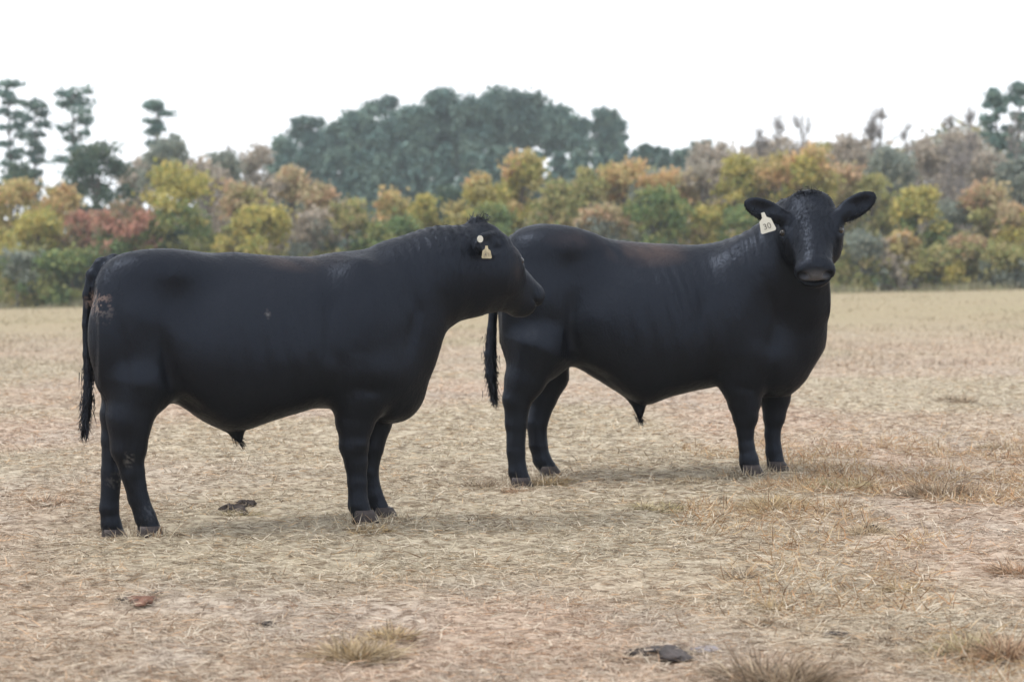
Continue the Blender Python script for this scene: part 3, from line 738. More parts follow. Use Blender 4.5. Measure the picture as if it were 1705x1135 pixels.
def ear(F, base, tip, nrm, hw_, deep=.5):
    a = tip - base; Lh = np.linalg.norm(a) / 2; a = a / (2 * Lh); n = nrm - a * (nrm @ a); n /= np.linalg.norm(n); b = np.cross(n, a)
    M = np.stack([a, b, n]); c = (base + tip) / 2
    F.ell(c, (Lh * 1.08, hw_, .026), .025, M)
    F.ell(c + n * .028 + a * .01, (Lh * .86, hw_ * .78, .026), .012, M, True)
    F.cone(base - a * .02, base + a * Lh * .6, .03, .028, .03)
    return a, b, n, c

def px_list(fr, pts): return [tuple(fr.pix(x, y)[[0, 2]]) for x, y in pts]
def leg(F, fr, pts, ly, k=.035, sq=1.0):
    out = []
    for (x, y, r_) in pts:
        sc = fr.scale(x, y, ly); out.append((*fr.pix(x, y, ly), r_ * sc))
    F.chain(out[:2], k, sq); F.chain(out[1:3], k * .7, sq); F.chain([(*o[:3], o[3] * .92) for o in out[2:]], .014, sq); return out

def hoof_mesh(r, seed):
    """one claw: rounded outer wall, flat inner wall, sloping toe"""
    V = []; nseg = 10
    for (z, fx, wx, sh) in ((0, 1.0, 1.0, 0), (.022, .97, .98, -.002), (.045, .86, .9, -.008), (.065, .74, .8, -.014)):
        for s in range(nseg):
            a = 2 * math.pi * s / nseg; x = math.cos(a) * r * 1.25 * fx + sh; y = math.sin(a) * r * .62 * wx
            if x > 0: y *= 1 - .35 * (x / (r * 1.25)) ** 2
            V.append((x, y, z))
    F = [tuple(range(nseg))[::-1], tuple(range(3 * nseg, 4 * nseg))]
    for k in range(3):
        for s in range(nseg): F.append((k * nseg + s, k * nseg + (s + 1) % nseg, (k + 1) * nseg + (s + 1) % nseg, (k + 1) * nseg + s))
    return mesh_from('hoof', V, F, M_HOOF, True)

def coat_colour(V, N_, spots, brown):
    n = len(V); C = np.tile(np.array([.0036, .0038, .0050]), (n, 1))
    nz = fbm(V[:, 0] * 5 + V[:, 1] * 3, V[:, 2] * 5, 111, 3)
    for (c, r, col, amt) in spots:                                       # speckled patches in the hair: dirt on the rump, paler spots elsewhere
        d = np.linalg.norm((V - c) / r, axis=1); sp = .62 * fbm(V[:, 0] * 34 + V[:, 1] * 60, V[:, 2] * 42, 121, 2) + .38 * np.random.default_rng(5).random(n)
        m_ = (np.clip(1 - d, 0, 1) ** .6 * sstep(.50, .60, sp) * amt)[:, None]; C = C * (1 - m_) + np.array(col) * m_
    for (c, r, amt) in brown:                                            # sun bleached, rusty hair
        d = np.linalg.norm((V - c) / r, axis=1); m_ = (np.clip(1.2 - d, 0, 1) * sstep(.35, .65, nz) * amt)[:, None]
        C = C * (1 - m_) + np.array([.05, .033, .026]) * m_
    return C
def coat_hair(V, N_, Q, n, length, C, lying, seed, amp=None):
    r = np.random.default_rng(seed); f = r.integers(0, len(Q), n); wq = r.dirichlet([1] * 4, n)
    P0 = (V[Q[f]] * wq[..., None]).sum(1); Nn = (N_[Q[f]] * wq[..., None]).sum(1); Nn /= np.linalg.norm(Nn, axis=1, keepdims=True) + 1e-9
    flow = np.array([-.55, 0, -1.]) + r.normal(0, .3, (n, 3)); T_ = flow - Nn * (flow * Nn).sum(1, keepdims=True); T_ /= np.linalg.norm(T_, axis=1, keepdims=True) + 1e-9
    ly = lying * r.uniform(.4, 1.5, n); D = T_ + Nn * ly[:, None]; side = np.cross(T_, Nn + r.normal(0, .25, (n, 3)))
    Ln = length * r.uniform(.6, 1.4, n)
    if amp is not None: Ln *= amp(P0)
    Vh, Th = blades(P0 - Nn * .001, D, Ln, np.full(n, .0026) * r.uniform(.7, 1.4, n), -Nn * (Ln * ly * .35)[:, None], side)
    return Vh, Th, np.repeat(np.column_stack([C[Q[f][:, 0], :3] * r.uniform(.6, 1.2, n)[:, None], np.full(n, 1.5)]), 5, 0)

def finish_bull(fr, F, label, hooves, spots, brown, ridges, eyes, seed, amp, pad):
    V, Q = F.mesh(); V = relax(V, Q, 2); N_ = vert_normals(V, Q)
    V = V + N_ * ridges(V)[:, None]; N_ = vert_normals(V, Q)
    root = link('bull', None); root.location = fr.O; root.rotation_euler = (0, 0, fr.yaw); tag(root, label, 'bull', 'black bulls standing in the pasture')
    C = np.column_stack([coat_colour(V, N_, spots, brown), np.ones(len(V))])
    for (c, rad, pc) in pad:
        m_ = np.clip(1.6 - 1.6 * np.linalg.norm((V - c) @ rad[0].T / rad[1], axis=1), 0, 1)[:, None]; C = C * (1 - m_) + np.array(pc) * m_
    me = mesh_from('body', V, Q, M_FUR, True); set_col(me, C); link('body', me, root)
    Vh, Th, Ch = coat_hair(V, N_, Q, 60000, .013, C, .16, seed, amp)
    hm_ = mesh_from('coat', Vh, Th, M_FUR); set_col(hm_, Ch); tag(link('coat', hm_, root), kind='stuff')
    for (px, py, ly) in hooves:
        g = fr.pix(px, py, ly); r_ = .05
        h0 = None
        for q in (-1, 1):
            hme = hoof_mesh(r_, 3) if h0 is None else h0
            h0 = hme; o = link('hoof', hme, root); o.location = (g[0] + .012, g[1] + q * .033, g[2] - .004); o.rotation_euler = (0, 0, -q * .06)
    for (p, r_) in eyes:
        o = link('eye', ball(r_), root); o.location = p
    return root
def ball(r, nu=14, nv=9):
    V = [(0, 0, r)]; 
    for i in range(1, nv):
        for j in range(nu):
            a = math.pi * i / nv; b = 2 * math.pi * j / nu; V.append((r * math.sin(a) * math.cos(b), r * math.sin(a) * math.sin(b), r * math.cos(a)))
    V.append((0, 0, -r)); F = [(0, 1 + j, 1 + (j + 1) % nu) for j in range(nu)]
    for i in range(nv - 2):
        for j in range(nu): F.append((1 + i * nu + j, 1 + (i + 1) * nu + j, 1 + (i + 1) * nu + (j + 1) % nu, 1 + i * nu + (j + 1) % nu))
    e = len(V) - 1; F += [(e, 1 + (nv - 2) * nu + (j + 1) % nu, 1 + (nv - 2) * nu + j) for j in range(nu)]
    return mesh_from('eye', V, F, M_EYE, True)
def strands(root, fr, pts, name, n, length, spread, col, seed, width=.004):
    """a hank of long hair hanging from points given in animal coordinates"""
    r = np.random.default_rng(seed); pts = np.array(pts); k = r.random(n) * (len(pts) - 1); i0 = np.minimum(k.astype(int), len(pts) - 2); t = (k - i0)[:, None]
    P0 = pts[i0, :3] * (1 - t) + pts[i0 + 1, :3] * t; rad = (pts[i0, 3] * (1 - t[:, 0]) + pts[i0 + 1, 3] * t[:, 0])
    P0 = P0 + r.normal(0, .6, (n, 3)) * rad[:, None]; ax = pts[i0 + 1, :3] - pts[i0, :3]; ax /= np.linalg.norm(ax, axis=1, keepdims=True)
    D = ax + r.normal(0, spread, (n, 3)); V, T = blades(P0, D, length * r.uniform(.5, 1.3, n), np.full(n, width), r.normal(0, .012, (n, 3)))
    me = mesh_from(name, V, T, M_FUR); set_col(me, np.tile(np.array(col), (len(V), 1)) * np.repeat(r.uniform(.6, 1.6, n), 5)[:, None])
    return tag(link(name, me, root), kind='stuff')
def plate(name, outline, th, mat, parent, loc, B):
    """flat tag: outline in its own plane (across, down), thickness th; B rows = across, up, facing"""
    n = len(outline); V = [(x, y, th / 2) for x, y in outline] + [(x, y, -th / 2) for x, y in outline]
    F = [tuple(range(n)), tuple(range(2 * n - 1, n - 1, -1))] + [(k, k + n, (k + 1) % n + n, (k + 1) % n) for k in range(n)]
    me = mesh_from(name, V, F, mat); o = link(name, me, parent); o.matrix_local = Matrix([[*B[:, k], loc[k]] for k in range(3)] + [[0, 0, 0, 1]]); return o
def digits(txt, size, parent, y):
    cu = bpy.data.curves.new('tag_number', 'FONT'); cu.body = txt; cu.size = size; cu.align_x = 'CENTER'; cu.align_y = 'CENTER'; cu.extrude = .0006
    tmp = bpy.data.objects.new('tmp', cu); COL.objects.link(tmp); dg = bpy.context.evaluated_depsgraph_get(); dg.update()
    me = bpy.data.meshes.new_from_object(tmp.evaluated_get(dg)); bpy.data.objects.remove(tmp); bpy.data.curves.remove(cu)
    me.materials.clear(); me.materials.append(M_INK); o = link('tag_number', me, parent); o.location = (0, y, .0022); return o
TAG = [(-.007, 0), (.007, 0), (.010, -.022), (.026, -.034), (.034, -.082), (.028, -.088), (-.028, -.088), (-.034, -.082), (-.026, -.034), (-.010, -.022)]

# ---- left bull
def left_bull():
    fr = FA; P = fr.pix
    F = Field((-1.05, -.47, -.08), (1.62, .55, 1.56))
    top = px_list(fr, [(151, 512), (153, 476), (160, 454), (172, 441), (190, 433), (226, 432), (252, 428), (279, 427), (339, 424), (384, 419), (424, 423), (470, 426), (517, 427), (553, 420), (590, 417), (614, 414), (632, 404), (659, 395), (690, 388), (725, 384), (751, 380), (775, 377), (800, 378), (822, 392), (838, 430)])
    bot = px_list(fr, [(151, 512), (154, 578), (163, 622), (182, 655), (230, 660), (283, 664), (303, 677), (331, 697), (360, 712), (385, 718), (410, 715), (439, 704), (479, 691), (518, 680), (545, 679), (590, 690), (645, 703), (672, 692), (690, 668), (706, 645), (722, 604), (727, 577), (735, 556), (754, 537), (767, 525), (800, 522), (822, 505), (838, 460)])
    mx = lambda x: fr.pix(x, 560)[0]
    wid = [(mx(x), w_) for x, w_ in [(150, .02), (153, .085), (158, .135), (166, .18), (184, .225), (215, .25), (260, .27), (300, .29), (360, .325), (440, .345), (500, .335), (560, .315), (620, .30), (660, .27), (700, .235), (740, .195), (780, .165), (810, .14), (838, .09)]]
    egg = [(mx(x), e) for x, e in [(150, 0), (200, -.02), (300, -.10), (440, -.14), (560, -.10), (620, -.06), (700, .10), (760, .05), (838, 0)]]
    F.trunk(top, bot, wid, egg)
    sc = fr.scale(400, 600)
    for q in (-1, 1):                                                   # haunch, loin edge, shoulder
        F.ell(P(218, 560, q * .13), (.20, .155, .33), .08)
        F.ell(P(246, 630, q * .14), (.12, .085, .17), .10)
        F.ell(P(268, 452, q * .13), (.20, .11, .09), .14)
        F.ell(P(600, 560, q * .185), (.17, .125, .36), .09)
        F.ell(P(640, 610, q * .15), (.12, .11, .15), .07)
        F.ell(P(440, 580, q * .17), (.36, .17, .25), .12)
    F.ell(P(660, 655), (.12, .14, .12), .08)                             # brisket
    F.chain([(*P(384, 704), .036), (*P(395, 722), .019), (*P(400, 734), .010)], .04)
    leg(F, fr, [(228, 640, 50), (216, 695, 37), (213, 745, 30), (220, 785, 22), (230, 828, 18.5), (242, 860, 19), (250, 880, 20)], -.17, .05)
    leg(F, fr, [(215, 640, 48), (197, 690, 29), (191, 730, 23), (186, 785, 18.5), (182, 845, 17.5), (185, 872, 18), (190, 888, 19)], .15, .04)
    leg(F, fr, [(592, 620, 58), (598, 655, 46), (591, 700, 34), (589, 742, 26), (593, 770, 20.5), (595, 803, 17.5), (597, 840, 18.5), (603, 858, 19.5)], -.15, .05)
    leg(F, fr, [(628, 650, 45), (624, 700, 28), (617, 742, 23), (614, 785, 17.5), (621, 822, 17), (632, 850, 18.5)], .14, .04)
    # head, turned away
    poll = P(804, 375, .02); sch = fr.scale(812, 374, .1)
    L_ = .50; yaw = R(29); dz = (374 - 477) * sch * 1.0; hz = math.sqrt(L_ ** 2 - dz ** 2)
    f0 = np.array([math.cos(yaw), math.sin(yaw), 0]) * hz; nose = poll + f0 + np.array([0, 0, dz])
    H, B, k = head(F, fr, poll, nose, R(3), L_)
    F.chain([(*P(740, 455), .22), (*P(800, 450, .03), .165)], .08)
    F.cone(P(770, 490), H(.30, 0, -.20), .10, .07, .06)                   # throat
    ear(F, H(.075, .10, -.055), P(793, 409, -.22), np.array([.25, -.95, .12]), .062)
    ear(F, H(.075, -.10, -.055), H(.02, -.30, -.02), np.array([.9, .4, .1]), .058)
    F.ell(P(794, 371, .03), (.045, .05, .03), .02)                       # curl of crest hair behind the poll
    tailp = [(215, 436, 9), (190, 434, 11), (168, 440, 11), (153, 458, 9.5), (146, 490, 8), (144, 540, 7), (145, 590, 7), (147, 630, 7.5), (146, 665, 8.5), (143, 695, 7), (141, 716, 4)]
    tp = [(*P(x, y, 0), r_ * fr.scale(x, y)) for x, y, r_ in tailp]; F.chain(tp, .012)
    def ridges(V):
        a = np.exp(-((V[:, 0] - P(715, 410)[0]) / .20) ** 2) * sstep(P(700, 520)[2], P(700, 420)[2], V[:, 2])
        ph = V[:, 0] * 135 + V[:, 2] * 18 + 3 * fbm(V[:, 0] * 8, V[:, 2] * 8, 5, 2); d = .0020 * a * np.sin(ph)
        rb = np.exp(-((V[:, 0] - P(430, 560)[0]) / .22) ** 2 - ((V[:, 2] - P(430, 570)[2]) / .2) ** 2)
        d = d + .0035 * rb * np.sin(V[:, 0] * 62 + V[:, 2] * 14)
        d = d + relief(fr, V, [([(556, 480), (545, 520), (546, 580), (566, 640)], .045, -.020), ([(630, 470), (608, 530), (600, 590)], .05, .007), ([(672, 430), (694, 520), (676, 610)], .035, -.018),
            ([(312, 505)], .12, -.015), ([(298, 455)], .05, .007), ([(268, 540), (280, 610), (290, 655)], .035, -.022), ([(192, 490), (204, 590), (214, 680)], .03, -.013),
            ([(235, 520)], .10, .014), ([(290, 655), (345, 690)], .03, -.014), ([(572, 648), (640, 652)], .03, -.012), ([(640, 620)], .07, .012), ([(500, 600)], .10, .008),
            ([(245, 700), (240, 770)], .022, .008), ([(218, 720), (212, 800)], .016, -.008), ([(606, 740)], .035, .008)])
        return d + .006 * (fbm(V[:, 0] * 7 + V[:, 1] * 4, V[:, 2] * 6, 77, 3) - .5)
    spots = [(P(163, 503, -.13), (.08, .18, .065), (.26, .18, .14), .9), (P(172, 522, -.15), (.06, .16, .07), (.2, .17, .15), .5), (P(445, 522, -.33), (.011, .1, .026), (.15, .14, .13), .8),
             (P(192, 800, .15), (.06, .1, .06), (.12, .11, .10), .6), (P(213, 762, -.2), (.03, .1, .05), (.16, .15, .14), .7), (P(246, 850, -.2), (.05, .1, .06), (.06, .065, .075), .6)]
    brown = [(P(500, 432, -.1), (.2, .3, .06), .6), (P(845, 425, .1), (.06, .2, .05), 1.0), (H(.2, .12, -.12), (.07, .07, .06), .9)]
    amp = lambda P0: 1 + .9 * np.exp(-((P0[:, 0] - P(770, 400)[0]) / .16) ** 2) * sstep(1.05, 1.25, P0[:, 2])
    eyes = [(H(.205, q * .131, -.072), .022) for q in (-1, 1)]
    root = finish_bull(fr, F, 'left black bull in side view with its head overlapping the other bull\'s rump', HOOVES_A, spots, brown, ridges, eyes, 21, amp, [(H(.50, 0, -.085), (B, np.array([.06, .085, .055]) * k), (.10, .10, .108, .75))] + [(H(.50, q * .054, -.078), (B, np.array([.045, .024, .020]) * k), (.004, .004, .004, 1.2)) for q in (-1, 1)])
    strands(root, fr, tp[-5:], 'tail_switch', 700, .055, .16, (.012, .011, .012), 31)
    strands(root, fr, [(*P(388, 722), .02), (*P(402, 738), .012)], 'sheath_hair', 160, .03, .3, (.010, .009, .009), 32, .003)
    strands(root, fr, [(*P(782, 372, .02), .015), (*P(806, 368, .02), .02)], 'crest_hair', 380, .035, .9, (.03, .032, .036), 33, .004)
    # ear button and tag on the near ear
    Bt = np.stack([np.array([.97, .2, 0]), np.array([0, .05, 1.]), np.array([.2, -.97, .05])])
    bt = plate('tag_button', [(.015 * math.cos(2 * math.pi * a / 14), .017 * math.sin(2 * math.pi * a / 14)) for a in range(14)], .007, M_TAG, root, P(799.5, 398, -.245), Bt)
    tg = plate('ear_tag', [(x * .8, y * .7) for x, y in TAG], .003, M_TAGY, root, P(810, 409, -.235), Bt); digits('41', .027, tg, -.045)
    return root
left_bull()

# ---- right bull
def right_bull():
    fr = FB; P = fr.pix
    F = Field((-1.0, -1.0, -.06), (1.36, .50, 1.76))
    top = px_list(fr, [(832, 500), (834, 440), (840, 412), (851, 392), (866, 381), (897, 376), (919, 382), (965, 392), (1011, 398), (1088, 405), (1150, 408), (1196, 404), (1224, 395), (1250, 388), (1280, 388), (1310, 400), (1345, 440), (1364, 490), (1373, 545)])
    bot = px_list(fr, [(832, 500), (838, 560), (846, 600), (870, 630), (910, 615), (948, 610), (959, 611), (986, 627), (1012, 643), (1039, 659), (1062, 672), (1080, 674), (1113, 661), (1150, 652), (1196, 642), (1230, 650), (1270, 662), (1312, 660), (1326, 647), (1345, 624), (1356, 594), (1366, 566), (1373, 545)])
    mx = lambda x: fr.pix(x, 520)[0]
    wid = [(mx(x), w_) for x, w_ in [(831, .02), (834, .09), (839, .15), (848, .20), (866, .245), (900, .27), (950, .28), (1000, .31), (1060, .34), (1120, .35), (1180, .34), (1240, .32), (1290, .29), (1330, .245), (1360, .18), (1377, .08)]]
    egg = [(mx(x), e) for x, e in [(832, 0), (900, -.03), (1000, -.12), (1120, -.15), (1240, -.08), (1320, 0), (1377, 0)]]
    F.trunk(top, bot, wid, egg)
    for q in (-1, 1):
        F.ell(P(888, 510, q * .14), (.20, .16, .36), .08)
        F.ell(P(912, 575, q * .14), (.12, .085, .18), .10)
        F.ell(P(930, 408, q * .13), (.21, .11, .09), .14)
        F.ell(P(1240, 520, q * .20), (.17, .13, .40), .09)
        F.ell(P(1285, 590, q * .15), (.13, .12, .17), .07)
        F.ell(P(1110, 540, q * .17), (.40, .18, .27), .12)
    F.ell(P(1310, 600), (.11, .13, .13), .08)
    F.chain([(*P(1042, 638), .04), (*P(1060, 664), .032), (*P(1065, 682), .019), (*P(1067, 694), .010)], .04)
    leg(F, fr, [(895, 580, 52), (876, 630, 32), (861, 664, 25), (859, 705, 19.5), (859, 752, 16.5), (862, 785, 17), (868, 800, 17)], -.18, .05)
    leg(F, fr, [(905, 590, 44), (916, 625, 30), (905, 662, 23), (894, 705, 18.5), (896, 740, 16.5), (902, 765, 16), (912, 780, 16)], .17, .045)
    leg(F, fr, [(1236, 590, 50), (1235, 630, 38), (1239, 666, 29), (1241, 694, 23), (1241, 718, 15.5), (1243, 742, 14), (1247, 766, 17), (1250, 778, 17.5)], -.16, .05)
    leg(F, fr, [(1290, 610, 40), (1291, 660, 24), (1289, 694, 19), (1286, 722, 14.5), (1288, 750, 14.5), (1292, 772, 16.5)], .15, .04)
    # neck bending towards the camera, head facing it
    poll = P(1347, 322, -.40); nose = P(1358, 440, -.76); L_ = np.linalg.norm(nose - poll)
    H, B, k = head(F, fr, poll, nose, R(-4), L_, 1.10)
    ctr = H(.10, 0, -.16)
    F.chain([(*P(1225, 500, -.02), .31), (*P(1285, 455, -.12), .245), (*(ctr + np.array([-.05, .14, -.02])), .185), (*ctr, .14)], .08)
    F.chain([(*P(1325, 565, -.06), .15), (*P(1336, 500, -.18), .14), (*H(.22, 0, -.22), .10)], .07)     # dewlap and throat
    ear(F, P(1309, 364, -.46), P(1241, 337, -.47), np.array([.15, -1, -.1]), .060)
    ear(F, P(1393, 362, -.46), P(1456, 325, -.47), np.array([-.1, -1, -.1]), .062)
    tailp = [(880, 392, 9), (856, 402, 11), (838, 425, 10), (828, 465, 9), (822, 510, 8), (819, 550, 8), (817, 590, 9.5), (818, 625, 9), (821, 650, 6), (823, 664, 3)]
    tp = [(*P(x, y, 0), r_ * fr.scale(x, y)) for x, y, r_ in tailp]; F.chain(tp, .012)
    def ridges(V):
        a = np.exp(-((V[:, 0] - P(1265, 410)[0]) / .22) ** 2) * sstep(P(1265, 540)[2], P(1265, 430)[2], V[:, 2]) * sstep(-.30, -.20, -np.abs(V[:, 1] + .1))
        a = np.where(V[:, 1] < -.34, a * .2, a)
        ph = V[:, 0] * 125 + V[:, 2] * 10 + 3 * fbm(V[:, 0] * 8, V[:, 2] * 8, 5, 2); d = .0028 * a * np.sin(ph)
        rb = np.exp(-((V[:, 0] - P(1080, 530)[0]) / .25) ** 2 - ((V[:, 2] - P(1080, 540)[2]) / .22) ** 2)
        d = d + .0022 * rb * np.sin(V[:, 0] * 58 + V[:, 2] * 14)
        d = d + relief(fr, V, [([(1180, 465), (1166, 520), (1176, 600), (1200, 640)], .05, -.020), ([(1245, 470), (1228, 530), (1232, 590)], .055, .007), ([(1268, 450), (1290, 540), (1276, 620)], .035, -.016),
            ([(985, 480)], .13, -.016), ([(950, 412)], .06, .007), ([(958, 470), (952, 540), (950, 600)], .04, -.022), ([(868, 470), (878, 560), (880, 640)], .035, -.013),
            ([(910, 500)], .10, .014), ([(960, 605), (1030, 645)], .03, -.012), ([(1205, 640), (1270, 650)], .03, -.012), ([(1285, 600)], .07, .010), ([(1140, 600)], .12, .008),
            ([(850, 670), (848, 740)], .02, -.007), ([(1252, 690)], .03, .008)])
        b = np.exp(-((V[:, 0] - P(1120, 490)[0]) / .10) ** 2 - ((V[:, 2] - P(1120, 490)[2]) / .13) ** 2); d += .0035 * b * np.sin(V[:, 0] * 110 + V[:, 2] * 35)
        return d + .006 * (fbm(V[:, 0] * 7 + V[:, 1] * 4, V[:, 2] * 6, 78, 3) - .5)
    spots = [(H(.09, 0, -.0), (.05, .05, .12), (.05, .055, .06), .3)]  # faint blue-grey speckle over the forehead
    brown = [(P(1080, 418, -.15), (.24, .3, .09), .9), (P(960, 400, -.1), (.2, .3, .06), .4)]
    amp = lambda P0: 1 + .9 * sstep(P(1230, 400)[0], P(1300, 400)[0], P0[:, 0]) * sstep(1.25, 1.4, P0[:, 2])
    eyes = [(H(.205, q * .131, -.072), .022) for q in (-1, 1)]
    root = finish_bull(fr, F, 'black bull on the right standing broadside with its face turned to the camera', HOOVES_B, spots, brown, ridges, eyes, 22, amp, [(H(.50, 0, -.085), (B, np.array([.06, .085, .055]) * k), (.10, .10, .108, .75))] + [(H(.50, q * .054, -.078), (B, np.array([.045, .024, .020]) * k), (.004, .004, .004, 1.2)) for q in (-1, 1)])
    strands(root, fr, tp[-5:], 'tail_switch', 800, .055, .16, (.012, .011, .012), 41)
    strands(root, fr, [(*P(1060, 688), .016), (*P(1067, 700), .010)], 'sheath_hair', 140, .035, .3, (.010, .009, .009), 42, .003)
    strands(root, fr, [(*H(.0, -.05, .0), .02), (*H(.0, .05, .0), .02)], 'poll_hair', 300, .03, .9, (.014, .014, .016), 43, .003)
    for q, (bx, tx) in enumerate((((1298, 374), (1252, 352)), ((1402, 376), (1446, 346)))):
        strands(root, fr, [(*P(*bx, -.475), .012), (*P(*tx, -.485), .008)], 'ear_hair', 110, .024, .8, (.010, .010, .011), 44 + q, .003)
    Bt = np.stack([np.array([.955, 0, .297]), np.array([-.295, .1, .95]), np.array([-.03, -1, .1])])
    tg = plate('ear_tag', [(x * 1.28, y * 1.28) for x, y in TAG], .003, M_TAG, root, P(1270, 354, -.50), Bt); digits('30', .046, tg, -.080)
    return root
right_bull()

# ------------------------------------------------------------------ tufts and clods on the pasture
def tuft(px, py, hw_, ht, col, n, label, seed, flatness=1.0):
    p = hit(px, py); d = p[1]; rad = hw_ * d / FPX; hgt = ht * d / FPX; r = np.random.default_rng(seed); n = int(n * 2.6); rad *= 1.15; hgt *= .9
    nc = 5; cc = r.normal(0, .33, (nc, 2)) * rad; cc[0] = 0; ki = r.choice(nc, n, p=np.array([.4, .2, .16, .13, .11])); sp = np.array([.28, .2, .16, .16, .13])[ki] * rad
    xy = cc[ki] + r.normal(0, 1, (n, 2)) * sp[:, None]; x, y = xy[:, 0], xy[:, 1]; a = np.arctan2(y, x) + r.normal(0, .9, n)
    e = np.hypot(x, y) / rad
    D = np.stack([np.cos(a) * flatness + r.normal(0, .5, n), np.sin(a) * flatness + r.normal(0, .5, n), np.abs(r.normal(.8, .4, n)) * np.clip(1.1 - e * .8, .12, 1)], 1)
    z = gz(p[0] + x, p[1] + y) - gz(p[0], p[1]) - .008
    Ln = hgt * r.uniform(.4, 1.25, n); bend = D * np.array([.35, .35, -.4]) * Ln[:, None] * r.uniform(.1, 1.2, n)[:, None]
    V, T = blades(np.stack([x, y, z], 1), D, Ln, r.uniform(.002, .005, n), bend)
    mixc = r.random(n)[:, None] * .8; C = (np.array(col) * (1 - mixc) + np.array([.50, .41, .29]) * mixc) * r.uniform(.55, 1.35, n)[:, None]; dk = r.random(n) < .22; C[dk] *= .4
    me = mesh_from('grass_tuft', V, T, M_STRAW); set_col(me, np.repeat(np.clip(C, 0, .7), 5, 0))
    o = link('grass_tuft', me); o.location = (p[0], p[1], float(gz(p[0], p[1])))
    tag(o, label, 'grass tuft', 'dead grass tufts on the pasture')
GOLD, TANC, OLV, BRN, RED = (.50, .36, .18), (.48, .37, .24), (.37, .31, .15), (.25, .17, .11), (.44, .27, .17)
for q, (px, py, hw_, ht, col, n, lab) in enumerate([
 (590, 1098, 62, 70, (.40, .29, .15), 520, 'golden brown tuft with long stalks in the foreground left of centre'),
 (655, 1062, 40, 40, GOLD, 260, 'small golden tuft right behind the golden brown foreground tuft'),
 (1290, 1140, 85, 100, BRN, 620, 'brown tuft at the bottom edge below the dark flat lump'),
 (1615, 1090, 60, 55, OLV, 460, 'greenish tan tuft at the lower right with straggling stems'),
 (1668, 1098, 50, 78, RED, 420, 'reddish tan tuft at the lower right corner'),
 (1572, 822, 75, 42, BRN, 620, 'wide dark brown tuft right of the right bull\'s front feet'),
 (1282, 848, 72, 40, GOLD, 560, 'golden tuft just in front of the right bull\'s front hooves'),
 (1410, 815, 65, 34, OLV, 420, 'olive tuft between the right bull\'s front feet and the wide brown tuft'),
 (1232, 962, 34, 30, BRN, 220, 'small brown tuft under the golden one, right of centre'),
 (1440, 890, 52, 34, TANC, 300, 'matted tan tuft below the olive one'),
 (1597, 668, 44, 22, BRN, 240, 'spiky brown tuft farthest out on the right of the field'),
 (1698, 955, 40, 48, RED, 320, 'reddish tuft cut by the right picture edge'),
 (1502, 985, 18, 38, GOLD, 90, 'thin upright golden tuft in the lower right'),
 (1287, 1018, 22, 44, GOLD, 110, 'slender golden tuft above the brown heap of litter'),
 (1258, 1040, 42, 24, BRN, 240, 'low brown heap of litter right above the dark flat lump'),
 (806, 812, 38, 26, BRN, 240, 'dark tuft left of the right bull\'s near hind hoof'),
 (912, 806, 36, 30, GOLD, 260, 'golden brown tuft covering the right bull\'s far hind hoof'),
 (1100, 850, 55, 28, OLV, 300, 'olive tuft below the right bull\'s sheath'),
 (608, 884, 40, 22, GOLD, 230, 'low golden tuft at the left bull\'s front hooves'),
 (90, 838, 55, 22, RED, 260, 'reddish tuft left of the left bull\'s hind hooves'),
 (1150, 800, 45, 18, TANC, 200, 'faint tan tuft under the right bull\'s belly'),
 (860, 818, 26, 16, RED, 130, 'reddish tuft at the right bull\'s near hind hoof'),
 (400, 858, 45, 20, OLV, 200, 'greenish tuft around the dark clod under the left bull'),
 (1500, 1070, 40, 26, BRN, 200, 'brown tuft near the lower right dark stick'),
 (1350, 760, 30, 14, BRN, 140, 'little brown tuft just right of the right bull\'s far front foot'),
 (1665, 745, 45, 24, TANC, 220, 'tan tuft right of the wide brown one, higher up the field')]):
    tuft(px, py, hw_, ht, col, n, lab, 1000 + q)

CLOD_P = []
def lump(px, py, lx, ly, lz, seed, name, label, cat, mat, rot=0., rough=.22):
    p = hit(px, py); d = p[1]; k = d / FPX; CLOD_P.append((p[0], p[1], lx * k, ly * k, lz * k)); r = np.random.default_rng(seed); V = []; nu, nv = 26, 9
    ph = r.uniform(0, 6.28, 6)
    for i in range(nv + 1):
        for j in range(nu):
            a = math.pi / 2 * i / nv * 1.15; b = 2 * math.pi * j / nu
            w_ = 1 + rough * (math.sin(2 * b + ph[0]) * .5 + math.sin(3 * b + ph[1]) * .5 + math.sin(5 * b + 3 * a + ph[2]) * .35 + math.sin(9 * b + ph[4]) * .25) + r.normal(0, rough * .3)
            V.append((lx * k * math.sin(a) * math.cos(b) * w_, ly * k * math.sin(a) * math.sin(b) * w_, lz * .8 * k * (math.cos(a) * (1 + .4 * math.sin(b * 2 + ph[3]) * math.sin(a) + r.normal(0, .10) * (i > 0)))))
    F = [(i * nu + j, (i + 1) * nu + j, (i + 1) * nu + (j + 1) % nu, i * nu + (j + 1) % nu) for i in range(nv) for j in range(nu)]
    me = mesh_from(name, V, F, mat, True); o = link(name, me); o.location = (p[0], p[1], float(gz(p[0], p[1])) + .004); o.rotation_euler = (0, 0, rot)
    tag(o, label, cat, 'dark clods and droppings'); return o
M_DUNG = flat_mat('dried_dung', (.055, .045, .042), .8, .25, 25, .45)
M_GREY = flat_mat('grey_litter', (.26, .235, .24), .8, .2, 30, .3)
lump(1108, 1089, 38, 70, 12, 1, 'clod', 'large dark brown flat lump lying on straw at the bottom right of centre', 'clod', M_DUNG, .1, .32)
lump(1058, 1092, 17, 30, 11, 2, 'clod', 'small blackish lump touching the left end of the large dark one', 'clod', M_CLOD)
lump(1040, 1099, 10, 14, 4, 3, 'clod', 'tiny dark flake left of the small blackish lump', 'clod', M_CLOD)
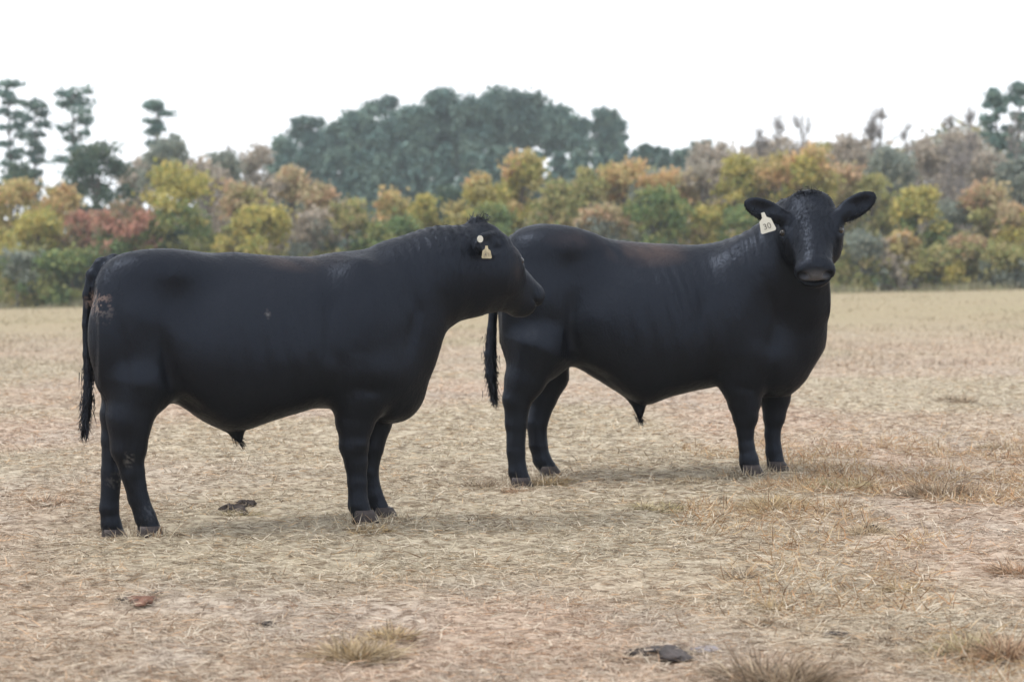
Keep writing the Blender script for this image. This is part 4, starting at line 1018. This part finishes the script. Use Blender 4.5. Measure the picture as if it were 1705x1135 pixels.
lump(1176, 1085, 26, 30, 8, 4, 'clod', 'pale grey flake at the right end of the large dark lump', 'clod', M_GREY)
lump(390, 852, 20, 40, 13, 5, 'clod', 'black clod in the grass under the left bull\'s belly', 'clod', M_CLOD, .3, .5)
lump(410, 842, 12, 30, 10, 6, 'clod', 'smaller black clod just right of the one under the left bull', 'clod', M_CLOD, .3, .5)
lump(236, 1002, 24, 50, 9, 7, 'clod', 'reddish brown clod below the left bull\'s hind hooves', 'clod', flat_mat('red_clod', (.16, .085, .06), .9, .1, 30, .4), 0, .4)
lump(205, 1001, 12, 26, 5, 8, 'clod', 'dark sliver left of the reddish brown clod', 'clod', M_CLOD, .2, .4)
lump(262, 990, 10, 20, 4, 9, 'clod', 'dark sliver right of the reddish brown clod', 'clod', M_CLOD, -.2, .4)
lump(443, 1042, 14, 26, 6, 10, 'clod', 'dark clod in the foreground between the left bull\'s feet columns', 'clod', M_CLOD, .4, .5)
lump(1390, 1058, 22, 26, 5, 11, 'clod', 'long dark stick like clod in the lower right foreground', 'clod', M_CLOD, .3, .3)
lump(1452, 882, 10, 30, 8, 12, 'clod', 'dark clod beside the matted tan tuft', 'clod', M_CLOD, .3, .5)

def clod_straws():                              # loose straws fallen across and round the clods
    r = np.random.default_rng(55); q = np.array(CLOD_P)[np.repeat(np.arange(len(CLOD_P)), 46)]; n = len(q)
    a = r.uniform(0, 2 * math.pi, n); e = r.uniform(.75, 1.5, n); x = q[:, 0] + q[:, 2] * e * np.cos(a); y = q[:, 1] - np.abs(q[:, 3] * e * np.sin(a))
    D = np.column_stack([r.normal(0, 1, n), r.normal(0, .7, n), r.uniform(.0, .35, n)])
    V, T = blades(np.column_stack([x, y, gz(x, y) + r.uniform(0, 1, n) * q[:, 4] * .5]), D, r.uniform(.03, .09, n), r.uniform(.002, .004, n))
    C = np.array([.52, .42, .31]) * r.uniform(.6, 1.2, n)[:, None]
    me = mesh_from('loose_straw', V, T, M_STRAW); set_col(me, np.repeat(C, 5, 0)); tag(link('loose_straw', me), kind='stuff')
clod_straws()
